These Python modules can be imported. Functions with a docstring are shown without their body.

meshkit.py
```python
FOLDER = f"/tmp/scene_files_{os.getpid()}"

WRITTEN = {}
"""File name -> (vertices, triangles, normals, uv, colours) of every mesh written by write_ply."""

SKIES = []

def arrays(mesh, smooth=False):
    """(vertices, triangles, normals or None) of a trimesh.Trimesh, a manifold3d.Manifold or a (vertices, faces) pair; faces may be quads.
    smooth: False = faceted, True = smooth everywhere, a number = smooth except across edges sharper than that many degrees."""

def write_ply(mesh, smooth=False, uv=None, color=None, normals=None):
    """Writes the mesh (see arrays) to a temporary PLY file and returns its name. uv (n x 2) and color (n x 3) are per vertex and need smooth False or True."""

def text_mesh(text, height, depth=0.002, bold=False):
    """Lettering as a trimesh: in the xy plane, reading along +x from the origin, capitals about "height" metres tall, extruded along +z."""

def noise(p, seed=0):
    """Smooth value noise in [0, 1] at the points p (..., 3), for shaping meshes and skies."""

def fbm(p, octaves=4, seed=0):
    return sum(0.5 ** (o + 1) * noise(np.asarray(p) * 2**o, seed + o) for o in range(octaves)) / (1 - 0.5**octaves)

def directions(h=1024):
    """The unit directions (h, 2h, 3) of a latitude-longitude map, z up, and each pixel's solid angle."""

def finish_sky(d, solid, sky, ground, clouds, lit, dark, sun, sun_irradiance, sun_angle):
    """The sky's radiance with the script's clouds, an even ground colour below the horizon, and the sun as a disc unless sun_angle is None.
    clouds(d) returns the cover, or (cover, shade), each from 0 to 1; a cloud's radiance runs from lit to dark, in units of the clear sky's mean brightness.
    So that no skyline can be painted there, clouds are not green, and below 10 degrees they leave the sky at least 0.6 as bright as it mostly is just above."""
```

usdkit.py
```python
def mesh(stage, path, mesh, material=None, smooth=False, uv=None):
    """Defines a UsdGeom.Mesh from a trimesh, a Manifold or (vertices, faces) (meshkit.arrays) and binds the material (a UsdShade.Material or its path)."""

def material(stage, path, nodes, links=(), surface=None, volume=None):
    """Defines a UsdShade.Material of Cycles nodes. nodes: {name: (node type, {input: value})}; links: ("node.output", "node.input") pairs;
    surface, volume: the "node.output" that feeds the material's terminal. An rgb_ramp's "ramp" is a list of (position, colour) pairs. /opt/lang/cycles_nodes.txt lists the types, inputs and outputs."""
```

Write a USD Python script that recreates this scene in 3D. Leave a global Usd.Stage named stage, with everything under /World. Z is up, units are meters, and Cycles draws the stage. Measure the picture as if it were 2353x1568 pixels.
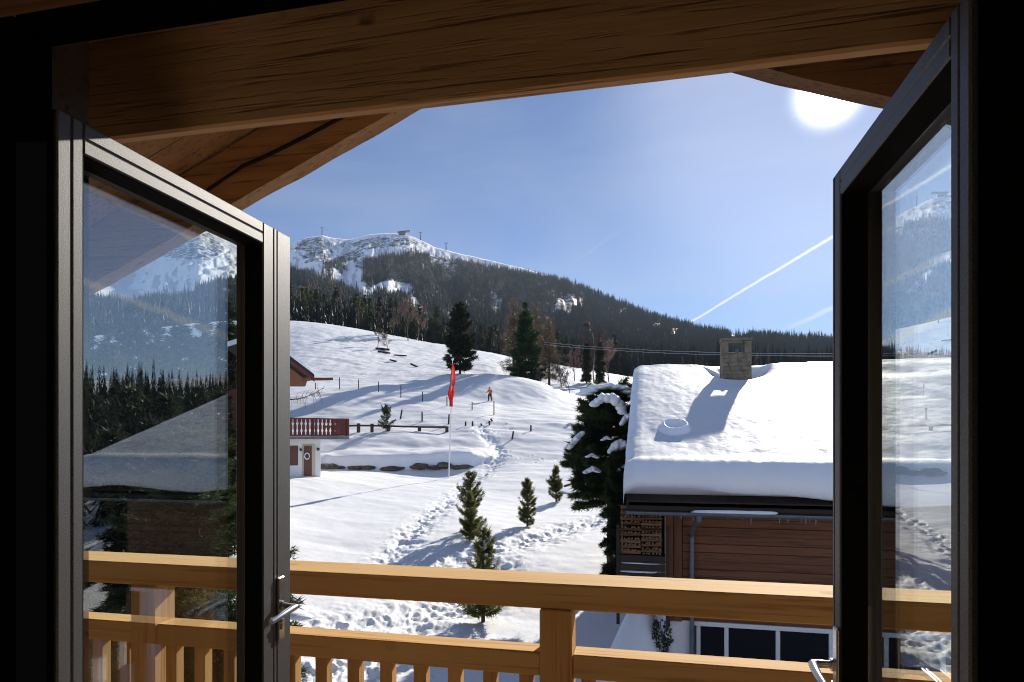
import math
import numpy as np, trimesh, manifold3d as m3
from scipy.interpolate import RBFInterpolator
from scipy.spatial import cKDTree, ConvexHull
from pxr import Usd, UsdGeom, UsdLux, UsdShade, Gf, Sdf, Vt
import usdkit, meshkit

# ------------------------------------------------------------------ stage, camera, light
stage = Usd.Stage.CreateInMemory()
UsdGeom.SetStageUpAxis(stage, 'Z'); UsdGeom.SetStageMetersPerUnit(stage, 1.0)
UsdGeom.Xform.Define(stage, '/World'); UsdGeom.Scope.Define(stage, '/World/Looks')
T = Sdf.ValueTypeNames
YAW = math.radians(12.2); CA, SA = math.cos(YAW), math.sin(YAW)
CAM = np.array([0.0, 0.0, 1.55]); FPX = 1448.0; CX = 1176.5; HY = 1000.0     # focal length, centre and horizon on a 2353 wide plate
RIGHT, FWD = np.array([CA, SA, 0]), np.array([-SA, CA, 0])
cam = UsdGeom.Camera.Define(stage, '/World/camera')
cam.CreateHorizontalApertureAttr(36.0); cam.CreateFocalLengthAttr(36.0 * FPX / 2353)
cam.CreateVerticalApertureOffsetAttr(36.0 * 216 / 2353)
cam.CreateClippingRangeAttr(Gf.Vec2f(0.05, 20000))
cam.CreateExposureAttr(EXPOSURE := 0.72)
cam.AddTransformOp().Set(Gf.Matrix4d(*RIGHT, 0, 0, 0, 1, 0, *(-FWD), 0, *CAM, 1))
_s = CA * np.array([CA, SA, 0])
SUN = RIGHT * ((1905 - CX) / FPX) + FWD + np.array([0, 0, (HY - 211) / FPX]); SUN /= np.linalg.norm(SUN)
SUN_EL, SUN_ROT = math.asin(SUN[2]), math.atan2(SUN[0], SUN[1])
sun = UsdLux.DistantLight.Define(stage, '/World/sun')
sun.CreateNormalizeAttr(True); sun.CreateIntensityAttr(1.1); sun.CreateAngleAttr(0.5); sun.CreateColorAttr(Gf.Vec3f(1.0, 0.93, 0.82))
_z = SUN; _x = np.cross([0, 0, 1.0], _z); _x /= np.linalg.norm(_x); _y = np.cross(_z, _x)
sun.AddTransformOp().Set(Gf.Matrix4d(*_x, 0, *_y, 0, *_z, 0, *(SUN * 500), 1))

def ray(x, y):
    return RIGHT * ((x - CX) / FPX) + FWD + np.array([0, 0, (HY - y) / FPX])
def P(x, y, d):
    "the place that lies d metres ahead on the line of sight through plate point x, y"
    return CAM + ray(x, y) * d
def PN(x, y, n):
    r = ray(x, y); return CAM + r * (n / r[1])
def unit(v): return np.asarray(v, float) / np.linalg.norm(v)

def mat(name, nodes, links=(), surface='p.BSDF', volume=None):
    return usdkit.material(stage, '/World/Looks/' + name, nodes, links, surface=surface, volume=volume)

# sky: clear single-scattering sky, thin cirrus veil, contrails and the bright aureole round the sun
def contrail(tag, a, b, width, s0, s1, s2, s3, amount, wob):
    "nodes for a streak on the great circle through sky points a and b, s.. = ends as positions along it"
    a, b = (unit(np.array(q, float) if len(q) == 3 else ray(*q)) for q in (a, b)); n = unit(np.cross(a, b)); t = unit(b - a * np.dot(a, b))
    nd = {tag+'d': ('vector_math', {'math_type': 'dot_product', 'vector2': tuple(n)}),
          tag+'t': ('vector_math', {'math_type': 'dot_product', 'vector2': tuple(t)}),
          tag+'nz': ('noise_texture', {'scale': 34.0, 'detail': 4.0, 'roughness': 0.6}),
          tag+'w': ('math', {'math_type': 'multiply_add', 'value2': wob, 'value3': -wob / 2}),
          tag+'o': ('math', {'math_type': 'add'}), tag+'a': ('math', {'math_type': 'absolute'}),
          tag+'wd': ('map_range', {'from_min': s0, 'from_max': s3, 'to_min': width * .55, 'to_max': width * 1.3}),
          tag+'q': ('math', {'math_type': 'divide'}),
          tag+'f': ('map_range', {'range_type': 'smoothstep', 'from_min': 1.0, 'from_max': 0.25, 'to_min': 0, 'to_max': amount}),
          tag+'e1': ('map_range', {'range_type': 'smoothstep', 'from_min': s0, 'from_max': s1, 'to_min': 0, 'to_max': 1}),
          tag+'e2': ('map_range', {'range_type': 'smoothstep', 'from_min': s2, 'from_max': s3, 'to_min': 1, 'to_max': 0}),
          tag+'m1': ('math', {'math_type': 'multiply'}), tag+'m2': ('math', {'math_type': 'multiply'})}
    l = [('tc.generated', tag+'d.vector1'), ('tc.generated', tag+'t.vector1'), ('tc.generated', tag+'nz.vector'),
         (tag+'nz.fac', tag+'w.value1'), (tag+'d.value', tag+'o.value1'), (tag+'w.value', tag+'o.value2'),
         (tag+'o.value', tag+'a.value1'), (tag+'t.value', tag+'wd.value'), (tag+'a.value', tag+'q.value1'), (tag+'wd.result', tag+'q.value2'),
         (tag+'q.value', tag+'f.value'), (tag+'t.value', tag+'e1.value'), (tag+'t.value', tag+'e2.value'),
         (tag+'f.result', tag+'m1.value1'), (tag+'e1.result', tag+'m1.value2'), (tag+'m1.value', tag+'m2.value1'), (tag+'e2.result', tag+'m2.value2')]
    return nd, l, tag + 'm2.value'
nodes = {'tc': ('texture_coordinate', {}),
         'sky': ('sky_texture', {'sky_type': 'single_scattering', 'sun_disc': False, 'sun_elevation': SUN_EL, 'sun_rotation': SUN_ROT,
                                 'altitude': 1500.0, 'air_density': 1.0, 'aerosol_density': 0.08, 'ozone_density': 3.5}),
         'sd': ('vector_math', {'math_type': 'dot_product', 'vector2': tuple(SUN)}),
         'sg0': ('map_range', {'range_type': 'linear', 'clamp': True, 'from_min': math.cos(math.radians(3.9)), 'from_max': 1.0, 'to_min': 0, 'to_max': 1.0}), 'sg1': ('math', {'math_type': 'power', 'value2': 5.5}), 'sg': ('math', {'math_type': 'multiply', 'value2': 60.0}),
         'sh': ('map_range', {'range_type': 'smootherstep', 'from_min': math.cos(math.radians(24)), 'from_max': 1.0, 'to_min': 0, 'to_max': 1.0}),
         'sh2': ('math', {'math_type': 'power', 'value2': 2.5}), 'sh3': ('math', {'math_type': 'multiply', 'value2': 2.5}),
         'gs': ('math', {'math_type': 'add'}),
         'gc': ('mix_color', {'blend_type': 'mix', 'a': (0, 0, 0), 'b': (1.0, 0.96, 0.9)}),
         'gl': ('vector_math', {'math_type': 'scale', 'vector1': (1.0, 0.95, 0.88)}),
         'ad': ('vector_math', {'math_type': 'add'}),
         'bg': ('background_shader', {'strength': 0.05})}
nodes.pop('gc')
links = [('tc.generated', 'sd.vector1'), ('sd.value', 'sg0.value'), ('sg0.result', 'sg1.value1'), ('sg1.value', 'sg.value1'), ('sd.value', 'sh.value'), ('sh.result', 'sh2.value1'), ('sh2.value', 'sh3.value1'), ('sg.value', 'gs.value1'), ('sh3.value', 'gs.value2'),
         ('gs.value', 'gl.scale')]
nodes['tint'] = ('vector_math', {'math_type': 'multiply', 'vector2': (1.12, 1.10, 1.22)})
links.append(('sky.color', 'tint.vector1'))
prev = 'tint.vector'
CLOUD = (10.5, 10.8, 11.2)
for k, arg in enumerate([((1580, 744), (1908, 548), .0042, -.004, .004, .9, 1.0, .9, .004),
                         ((1815, 752), (2180, 588), .0085, -.03, .05, .8, 1.0, .42, .010),
                         ((2000, 545), (2190, 455), .0050, -.01, .03, .5, .6, .38, .014),
                         (ray(200, 430) * [-1, 1, 1], ray(560, 600) * [-1, 1, 1], .0085, -.25, -.1, .6, .8, .55, .012),
                         (ray(200, 650) * [-1, 1, 1], ray(545, 785) * [-1, 1, 1], .0095, -.25, -.1, .6, .8, .45, .014),
                         ((1290, 620), (1440, 520), .0040, 0.0, .05, .08, .14, .05, .010)]):
    nd, l, out = contrail('c%d' % k, *arg)
    nodes.update(nd); links += l
    nodes['mx%d' % k] = ('mix_color', {'blend_type': 'mix', 'b': CLOUD})
    links += [(prev, 'mx%d.a' % k), (out, 'mx%d.fac' % k)]; prev = 'mx%d.result' % k
nodes['vn'] = ('noise_texture', {'scale': 2.2, 'detail': 5.0, 'roughness': 0.55, 'distortion': 0.6})
nodes['vm'] = ('mapping', {'scale': (1.0, 1.0, 3.5)})
nodes['vr'] = ('map_range', {'range_type': 'smoothstep', 'from_min': .30, 'from_max': .8, 'to_min': 0.05, 'to_max': .30})
nodes['vx'] = ('mix_color', {'blend_type': 'mix', 'b': (6.6, 7.2, 8.6)})
links += [('tc.generated', 'vm.vector'), ('vm.vector', 'vn.vector'), ('vn.fac', 'vr.value'), ('vr.result', 'vx.fac'), (prev, 'vx.a'),
          ('vx.result', 'ad.vector1'), ('gl.vector', 'ad.vector2'), ('ad.vector', 'bg.color')]
sky_mat = mat('sky', nodes, links, surface='bg.background')
dome = UsdLux.DomeLight.Define(stage, '/World/sky'); dome.CreateIntensityAttr(1.0)
UsdShade.MaterialBindingAPI.Apply(dome.GetPrim()).Bind(sky_mat)
dome.GetPrim().SetCustomDataByKey('kind', 'structure')
# ------------------------------------------------------------------ tools
_used = {}
def path_for(name, parent=None):
    base = (parent or '/World') + '/' + name
    k = _used.get(base, 0); _used[base] = k + 1
    return base if k == 0 else f'{base}_{k:03d}'
def setdata(prim, label=None, cat=None, group=None, kind=None):
    for key, val in (('label', label), ('category', cat), ('group', group), ('kind', kind)):
        if val: prim.SetCustomDataByKey(key, val)
def thing(name, label, cat, loc=(0, 0, 0), rz=0.0, sc=1.0, group=None, kind=None):
    p = path_for(name); x = UsdGeom.Xform.Define(stage, p)
    x.AddTranslateOp().Set(Gf.Vec3d(*map(float, loc))); x.AddRotateZOp().Set(float(rz)); x.AddScaleOp().Set(Gf.Vec3f(sc, sc, sc) if np.ndim(sc) == 0 else Gf.Vec3f(*map(float, sc)))
    setdata(x.GetPrim(), label, cat, group, kind)
    return p
def dup(src, label, loc, rz=0.0, sc=1.0, group=None):
    cat = stage.GetPrimAtPath(src).GetCustomDataByKey('category')
    base = src.rsplit('/', 1)[1]
    if base[-4:-3] == '_' and base[-3:].isdigit(): base = base[:-4]
    p = thing(base, label, cat, loc, rz, sc, group)
    pr = stage.GetPrimAtPath(p); pr.GetReferences().AddInternalReference(src); pr.SetInstanceable(True)
    return p
def part(name, m, material, parent, smooth=False, label=None, kind=None):
    p = path_for(name, parent); g = usdkit.mesh(stage, p, m, material, smooth=smooth)
    setdata(g.GetPrim(), label=label, kind=kind)
    return p
def solo(name, m, material, label, cat, group=None, smooth=False, kind=None):
    p = path_for(name); g = usdkit.mesh(stage, p, m, material, smooth=smooth)
    setdata(g.GetPrim(), label, cat, group, kind); return p
def struct(name, m, material, smooth=False, parent=None):
    p = path_for(name, parent); g = usdkit.mesh(stage, p, m, material, smooth=smooth)
    if parent is None: setdata(g.GetPrim(), kind='structure')
    return p

def cat(ms):
    vs, fs, n = [], [], 0
    for v, f in ms:
        vs.append(np.asarray(v, float)); fs.append(np.asarray(f, int) + n); n += len(vs[-1])
    return np.vstack(vs), np.vstack(fs)
def quadtri(q):
    q = np.asarray(q); return np.vstack([q[:, [0, 1, 2]], q[:, [0, 2, 3]]])
_BOXF = quadtri([[0, 3, 2, 1], [4, 5, 6, 7], [0, 1, 5, 4], [1, 2, 6, 5], [2, 3, 7, 6], [3, 0, 4, 7]])
def box(x0, x1, y0, y1, z0, z1):
    return np.array([[x0, y0, z0], [x1, y0, z0], [x1, y1, z0], [x0, y1, z0], [x0, y0, z1], [x1, y0, z1], [x1, y1, z1], [x0, y1, z1]], float), _BOXF
def hullmesh(pts):
    pts = np.asarray(pts, float); h = ConvexHull(pts); f = h.simplices.copy()
    c = pts.mean(0); a, b, d = pts[f[:, 0]], pts[f[:, 1]], pts[f[:, 2]]
    flip = np.einsum('ij,ij->i', np.cross(b - a, d - a), a - c) < 0
    f[flip] = f[flip][:, ::-1]; used = np.unique(f); re = np.zeros(len(pts), int); re[used] = np.arange(len(used))
    return pts[used], re[f]
def cbox(x0, x1, y0, y1, z0, z1, c=.004):
    "box with chamfered edges"
    lo, hi = np.array([x0, y0, z0]), np.array([x1, y1, z1]); pts = []
    for s in np.ndindex(2, 2, 2):
        corner = np.where(np.array(s) == 1, hi, lo); inw = np.where(np.array(s) == 1, -c, c)
        for k in range(3):
            o = inw.copy(); o[k] = 0; pts.append(corner + o)
    return hullmesh(pts)
def prism(poly, vec):
    "convex flat polygon of 3-D points pushed along vec"
    poly = np.asarray(poly, float); n = len(poly); vec = np.asarray(vec, float)
    nor = np.cross(poly[1] - poly[0], poly[2] - poly[0])
    if nor @ vec > 0: poly = poly[::-1]
    v = np.vstack([poly, poly + vec]); f = [[0, k, k + 1] for k in range(1, n - 1)] + [[n, n + k + 1, n + k] for k in range(1, n - 1)]
    for k in range(n):
        j = (k + 1) % n; f += [[k, n + k, n + j], [k, n + j, j]]
    return v, np.array(f)
def obox(c, ax, ay, az, sx, sy, sz, ch=0):
    "box at centre c with its own axes; ch = chamfer"
    v, f = cbox(-sx / 2, sx / 2, -sy / 2, sy / 2, -sz / 2, sz / 2, ch) if ch else box(-sx / 2, sx / 2, -sy / 2, sy / 2, -sz / 2, sz / 2)
    return v @ np.array([unit(ax), unit(ay), unit(az)]) + np.asarray(c, float), f
def beam(a, b, w, h, up=(0, 0, 1), ch=0):
    a, b = np.asarray(a, float), np.asarray(b, float); d = unit(b - a); s = unit(np.cross(up, d)); u = np.cross(d, s)
    return obox((a + b) / 2, d, s, u, np.linalg.norm(b - a), w, h, ch)
def tube(pts, rad, sides=6, cap=True):
    p = np.asarray(pts, float); n = len(p); rad = np.broadcast_to(np.asarray(rad, float), (n,))
    t = np.gradient(p, axis=0); t /= np.linalg.norm(t, axis=1, keepdims=True) + 1e-12
    ref = np.where(np.abs(t[:, 2:]) < .9, [[0, 0, 1.]], [[1., 0, 0]]); a = np.cross(t, ref); a /= np.linalg.norm(a, axis=1, keepdims=True) + 1e-12
    b = np.cross(t, a); g = np.arange(sides) * 2 * np.pi / sides
    v = (p[:, None] + rad[:, None, None] * (np.cos(g)[None, :, None] * a[:, None] + np.sin(g)[None, :, None] * b[:, None])).reshape(-1, 3)
    i, j = np.meshgrid(np.arange(n - 1), np.arange(sides), indexing='ij'); j2 = (j + 1) % sides
    f = quadtri(np.stack([i * sides + j, i * sides + j2, (i + 1) * sides + j2, (i + 1) * sides + j], -1).reshape(-1, 4))
    if cap:
        m = len(v); v = np.vstack([v, p[:1], p[-1:]]); k = np.arange(sides); k2 = (k + 1) % sides; e = (n - 1) * sides
        f = np.vstack([f, np.stack([k2, k, np.full(sides, m)], 1), np.stack([e + k, e + k2, np.full(sides, m + 1)], 1)])
    return v, f
def grid_faces(nu, nv):
    i, j = np.meshgrid(np.arange(nu - 1), np.arange(nv - 1), indexing='ij'); k = i * nv + j
    return quadtri(np.stack([k, k + nv, k + nv + 1, k + 1], -1).reshape(-1, 4))
def move(m, t=(0, 0, 0), rz=0.0, s=1.0):
    c, q = math.cos(rz), math.sin(rz); return m[0] * s @ np.array([[c, q, 0], [-q, c, 0], [0, 0, 1]]) + np.asarray(t, float), m[1]
def lump(c, r, seed, rough=.25, sub=3, flat=None):
    "a rough rounded lump: stone, clod or pillow of snow"
    s = trimesh.creation.icosphere(sub); v = s.vertices.copy()
    v *= (1 + rough * 2 * (meshkit.fbm(v * 1.3 + seed * 7.1, 3, seed) - .5))[:, None]
    if flat is not None: v[:, 2] = np.where(v[:, 2] < 0, v[:, 2] * flat, v[:, 2])
    return v * np.asarray(r, float) + np.asarray(c, float), s.faces.copy()
def soft(x, a, b):
    t = np.clip((np.asarray(x, float) - a) / (b - a), 0, 1); return t * t * (3 - 2 * t)

# ------------------------------------------------------------------ materials
def wood(name, c1, c2, dark, axis='x', grain=1.0, knots=.5, rough=.6, spec=.3, bump=.35, coord='geo.position'):
    s = {'x': (.55, 7, 7), 'y': (7, .55, 7), 'z': (7, 7, .55)}[axis]; s = tuple(k * grain for k in s)
    s2 = tuple(k * 6 if k > 1 * grain else k * 2.2 for k in s); sk = tuple((2.3 if k < 1 * grain else 3.3) * (grain / 2 + .5) for k in s)
    n = {'geo': ('geometry', {}), 'oi': ('object_info', {}), 'sh': ('vector_math', {'math_type': 'multiply_add', 'vector2': (1, 1, 1)}), 'oc': ('combine_xyz', {}),
         'om': ('math', {'math_type': 'multiply', 'value2': 37.0}),
         'm1': ('mapping', {'scale': s}), 'n1': ('noise_texture', {'scale': 1.0, 'detail': 5.0, 'roughness': .62, 'distortion': .7}),
         'm2': ('mapping', {'scale': s2}), 'n2': ('noise_texture', {'scale': 1.0, 'detail': 3.0, 'roughness': .6, 'distortion': .25}),
         'r1': ('rgb_ramp', {'ramp': [(0.25, c1), (.5, tuple((np.array(c1) + np.array(c2)) / 2)), (.75, c2)]}),
         'r2': ('map_range', {'range_type': 'smoothstep', 'from_min': .52, 'from_max': .72, 'to_min': 0, 'to_max': .75}),
         'mk': ('mapping', {'scale': sk}), 'vk': ('voronoi_texture', {'scale': 1.0}), 'kn': ('noise_texture', {'scale': 30.0, 'detail': 2.0}), 'ks': ('vector_math', {'math_type': 'scale', 'scale': .12}), 'kd': ('vector_math', {'math_type': 'add'}),
         'rk': ('map_range', {'range_type': 'smoothstep', 'from_min': .13, 'from_max': .05, 'to_min': 0, 'to_max': knots}),
         'x1': ('mix_color', {'blend_type': 'mix', 'b': dark}), 'x2': ('mix_color', {'blend_type': 'mix', 'b': dark}),
         'hv': ('math', {'math_type': 'subtract'}), 'b': ('bump', {'strength': bump, 'distance': .004}),
         'tv': ('map_range', {'from_min': 0, 'from_max': 1, 'to_min': .8, 'to_max': 1.15}), 'ts': ('vector_math', {'math_type': 'scale'}),
         'p': ('principled_bsdf', {'roughness': rough, 'specular_ior_level': spec})}
    l = [(coord, 'sh.vector1'), ('oi.random', 'om.value1'), ('om.value', 'oc.x'), ('om.value', 'oc.y'), ('om.value', 'oc.z'), ('oc.vector', 'sh.vector3')]
    for k in ('m1', 'm2', 'mk'): l.append(('sh.vector', k + '.vector'))
    l += [('m1.vector', 'n1.vector'), ('m2.vector', 'n2.vector'), ('mk.vector', 'kd.vector1'), ('kn.color', 'ks.vector1'), ('ks.vector', 'kd.vector2'), ('sh.vector', 'kn.vector'), ('kd.vector', 'vk.vector'), ('n1.fac', 'r1.fac'), ('n2.fac', 'r2.value'), ('vk.distance', 'rk.value'),
          ('r1.color', 'x1.a'), ('r2.result', 'x1.fac'), ('x1.result', 'x2.a'), ('rk.result', 'x2.fac'), ('oi.random', 'tv.value'), ('x2.result', 'ts.vector1'), ('tv.result', 'ts.scale'), ('ts.vector', 'p.base_color'),
          ('n1.fac', 'hv.value1'), ('r2.result', 'hv.value2'), ('hv.value', 'b.height'), ('b.normal', 'p.normal')]
    return mat(name, n, l)
def rough_mat(name, c1, c2, scale=6.0, rough=.7, spec=.3, bump=.3, dist=.01, metallic=0.0, detail=5.0):
    n = {'geo': ('geometry', {}), 'n': ('noise_texture', {'scale': scale, 'detail': detail, 'roughness': .6}), 'r': ('rgb_ramp', {'ramp': [(.3, c1), (.7, c2)]}),
         'b': ('bump', {'strength': bump, 'distance': dist}), 'p': ('principled_bsdf', {'roughness': rough, 'specular_ior_level': spec, 'metallic': metallic})}
    return mat(name, n, [('geo.position', 'n.vector'), ('n.fac', 'r.fac'), ('r.color', 'p.base_color'), ('n.fac', 'b.height'), ('b.normal', 'p.normal')])
def leafy(name, c1, c2, scale=3.0, trans=.25):
    n = {'geo': ('geometry', {}), 'oi': ('object_info', {}), 'n': ('noise_texture', {'scale': scale, 'detail': 3.0}), 'w': ('white_noise_texture', {'dimensions': '1D'}),
         'a': ('math', {'math_type': 'multiply_add', 'value2': .45}), 'r': ('rgb_ramp', {'ramp': [(.15, c1), (.85, c2)]}), 'ri': ('math', {'math_type': 'multiply', 'value2': .5}),
         'd': ('principled_bsdf', {'roughness': .55, 'specular_ior_level': .25}), 't': ('translucent_bsdf', {}), 'm': ('mix_closure', {'fac': trans}),
         'tv': ('map_range', {'from_min': 0, 'from_max': 1, 'to_min': .75, 'to_max': 1.2}), 'ts': ('vector_math', {'math_type': 'scale'})}
    l = [('geo.position', 'n.vector'), ('geo.random_per_island', 'a.value1'), ('n.fac', 'ri.value1'), ('ri.value', 'a.value3'), ('a.value', 'r.fac'), ('r.color', 'ts.vector1'),
         ('oi.random', 'tv.value'), ('tv.result', 'ts.scale'), ('ts.vector', 'd.base_color'), ('ts.vector', 't.color'), ('d.BSDF', 'm.closure1'), ('t.BSDF', 'm.closure2')]
    return mat(name, n, l, surface='m.closure')
def plain(name, c, rough=.5, metallic=0.0, spec=.5):
    return mat(name, {'p': ('principled_bsdf', {'base_color': c, 'roughness': rough, 'metallic': metallic, 'specular_ior_level': spec})})

def snow_mat(name, grain=1.0, rock=False):
    n = {'geo': ('geometry', {}), 'n1': ('noise_texture', {'scale': 9.0 * grain, 'detail': 6.0, 'roughness': .65}), 'n2': ('noise_texture', {'scale': 1.1 * grain, 'detail': 4.0}),
         'ad': ('math', {'math_type': 'multiply_add', 'value2': 2.2}), 'b': ('bump', {'strength': .30, 'distance': .03 / grain}),
         'r': ('rgb_ramp', {'ramp': [(.3, (.83, .85, .885)), (.7, (.90, .905, .91))]}),
         'p': ('principled_bsdf', {'roughness': .55, 'specular_ior_level': .12})}
    l = [('geo.position', 'n1.vector'), ('geo.position', 'n2.vector'), ('n2.fac', 'ad.value1'), ('n1.fac', 'ad.value3'), ('ad.value', 'b.height'), ('b.normal', 'p.normal'), ('n2.fac', 'r.fac')]
    if rock:
        n.update({'at': ('attribute', {'attribute': 'rock'}), 'n3': ('noise_texture', {'scale': .05, 'detail': 6.0, 'roughness': .7}),
                  'ra': ('math', {'math_type': 'add'}), 'rm': ('map_range', {'range_type': 'smoothstep', 'from_min': .98, 'from_max': 1.12}),
                  'rc': ('rgb_ramp', {'ramp': [(.3, (.035, .035, .042)), (.7, (.11, .105, .10))]}), 'mx': ('mix_color', {'blend_type': 'mix'})})
        l += [('geo.position', 'n3.vector'), ('n3.fac', 'ra.value1'), ('at.fac', 'ra.value2'), ('ra.value', 'rm.value'), ('n3.fac', 'rc.fac'), ('rm.result', 'mx.fac'), ('r.color', 'mx.a'), ('rc.color', 'mx.b'), ('mx.result', 'p.base_color')]
    else:
        l.append(('r.color', 'p.base_color'))
    return mat(name, n, l)
ICE = mat('ice', {'p': ('principled_bsdf', {'base_color': (.9, .95, 1.0), 'roughness': .08, 'ior': 1.31, 'transmission_weight': .9})})
SNOW = snow_mat('snow'); SNOW_FAR = snow_mat('mountain_snow', grain=.06, rock=True)
BEAMW = wood('old_beam_wood', (.60, .385, .20), (.40, .24, .115), (.08, .042, .022), 'x', grain=2.1, knots=.9, rough=.65, bump=.7)
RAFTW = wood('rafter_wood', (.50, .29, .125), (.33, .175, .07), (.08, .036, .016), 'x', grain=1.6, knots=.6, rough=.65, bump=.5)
RAIL = wood('larch_rail_wood', (.74, .50, .235), (.61, .37, .15), (.33, .16, .055), 'x', grain=1.1, knots=.6, rough=.75, spec=.12, bump=.12)
RAILZ = wood('larch_post_wood', (.68, .43, .19), (.55, .32, .125), (.30, .14, .05), 'z', grain=1.1, knots=.6, rough=.75, spec=.12, bump=.12)
FLOORW = wood('pale_floor_wood', (.78, .64, .48), (.70, .55, .39), (.5, .36, .22), 'x', rough=.6)  # tone made pale so the unseen floor bounces sunlight up to the beam
PALEW = rough_mat('pale_room_plaster', (.76, .71, .64), (.82, .78, .72), 8.0, .9, .2, .1)  # unseen walls and ceiling, made pale to throw light back at the beam
RAFT_SHADE = wood('shaded_rafter_wood', (.24, .13, .06), (.15, .08, .035), (.04, .02, .01), 'x', grain=1.6, knots=.6, rough=.7, bump=.5)  # rafter wood for the right side, with its shade put into the colour
CEIL = wood('ceiling_wood', (.16, .075, .03), (.10, .045, .02), (.03, .015, .008), 'x', rough=.6)
FACADE = wood('facade_wood', (.07, .042, .025), (.045, .027, .016), (.02, .011, .006), 'x', rough=.7)
PLANKW = wood('chalet_plank_wood', (.23, .092, .04), (.14, .053, .024), (.035, .015, .009), 'x', grain=.8, knots=.15, rough=.6)
POSTW = wood('chalet_post_wood', (.24, .098, .042), (.15, .058, .026), (.04, .017, .01), 'z', grain=.8, knots=.1, rough=.6)
DARKW = wood('weathered_dark_wood', (.055, .038, .03), (.03, .021, .017), (.012, .009, .008), 'x', grain=1.2, knots=.1, rough=.75)
LOGW = wood('firewood', (.29, .165, .08), (.17, .092, .045), (.09, .045, .02), 'x', grain=2.0, knots=.1, rough=.8)
REDW = wood('red_brown_wood', (.17, .045, .03), (.12, .03, .022), (.05, .014, .01), 'z', grain=1.0, knots=.1, rough=.6)
FENCEW = wood('fence_wood', (.09, .055, .038), (.05, .032, .024), (.02, .013, .01), 'z', grain=2.0, knots=.1, rough=.8)
BARK = rough_mat('bark', (.05, .033, .024), (.11, .075, .055), 14.0, .85, .2, .6, .02)
BIRCH = rough_mat('pale_bark', (.22, .19, .17), (.36, .32, .29), 10.0, .8, .2, .3, .01)
FRAME = mat('anthracite_paint', {'geo': ('geometry', {}), 'n': ('noise_texture', {'scale': 420.0, 'detail': 2.0}), 'b': ('bump', {'strength': .28, 'distance': .0015}),
    'r': ('rgb_ramp', {'ramp': [(.35, (.07, .07, .072)), (.65, (.125, .125, .125))]}), 'p': ('principled_bsdf', {'roughness': .5, 'specular_ior_level': .8, 'metallic': .6})},
    [('geo.position', 'n.vector'), ('n.fac', 'r.fac'), ('r.color', 'p.base_color'), ('n.fac', 'b.height'), ('b.normal', 'p.normal')])
FRAME_SHADE = plain('shaded_frame_paint', (.003, .003, .0035), .9, 0, .0)  # fixed anthracite frame: the shade at the room side is put into the colour
RUBBER = plain('black_rubber', (.004, .004, .005), .8, 0, .1); STEEL = plain('brushed_steel', (.62, .62, .62), .22, 1.0)
BLACKM = plain('black_metal', (.02, .02, .022), .4); ZINC = rough_mat('zinc', (.10, .13, .15), (.16, .195, .215), 5.0, .45, .5, .1, .002, .4)
PLASTER = rough_mat('white_plaster', (.72, .71, .69), (.82, .81, .79), 22.0, .85, .2, .3, .004)
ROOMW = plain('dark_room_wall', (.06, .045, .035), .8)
STONE = rough_mat('lichen_stone', (.055, .045, .035), (.19, .16, .11), 3.5, .85, .2, .8, .05)
MASON = rough_mat('chimney_stone', (.12, .095, .07), (.24, .20, .15), 5.0, .85, .2, .7, .03)
WHITEP = plain('white_paint', (.75, .75, .74), .45); DARKG = plain('dark_glazing', (.006, .006, .007), .12, 0, .2)
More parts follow.
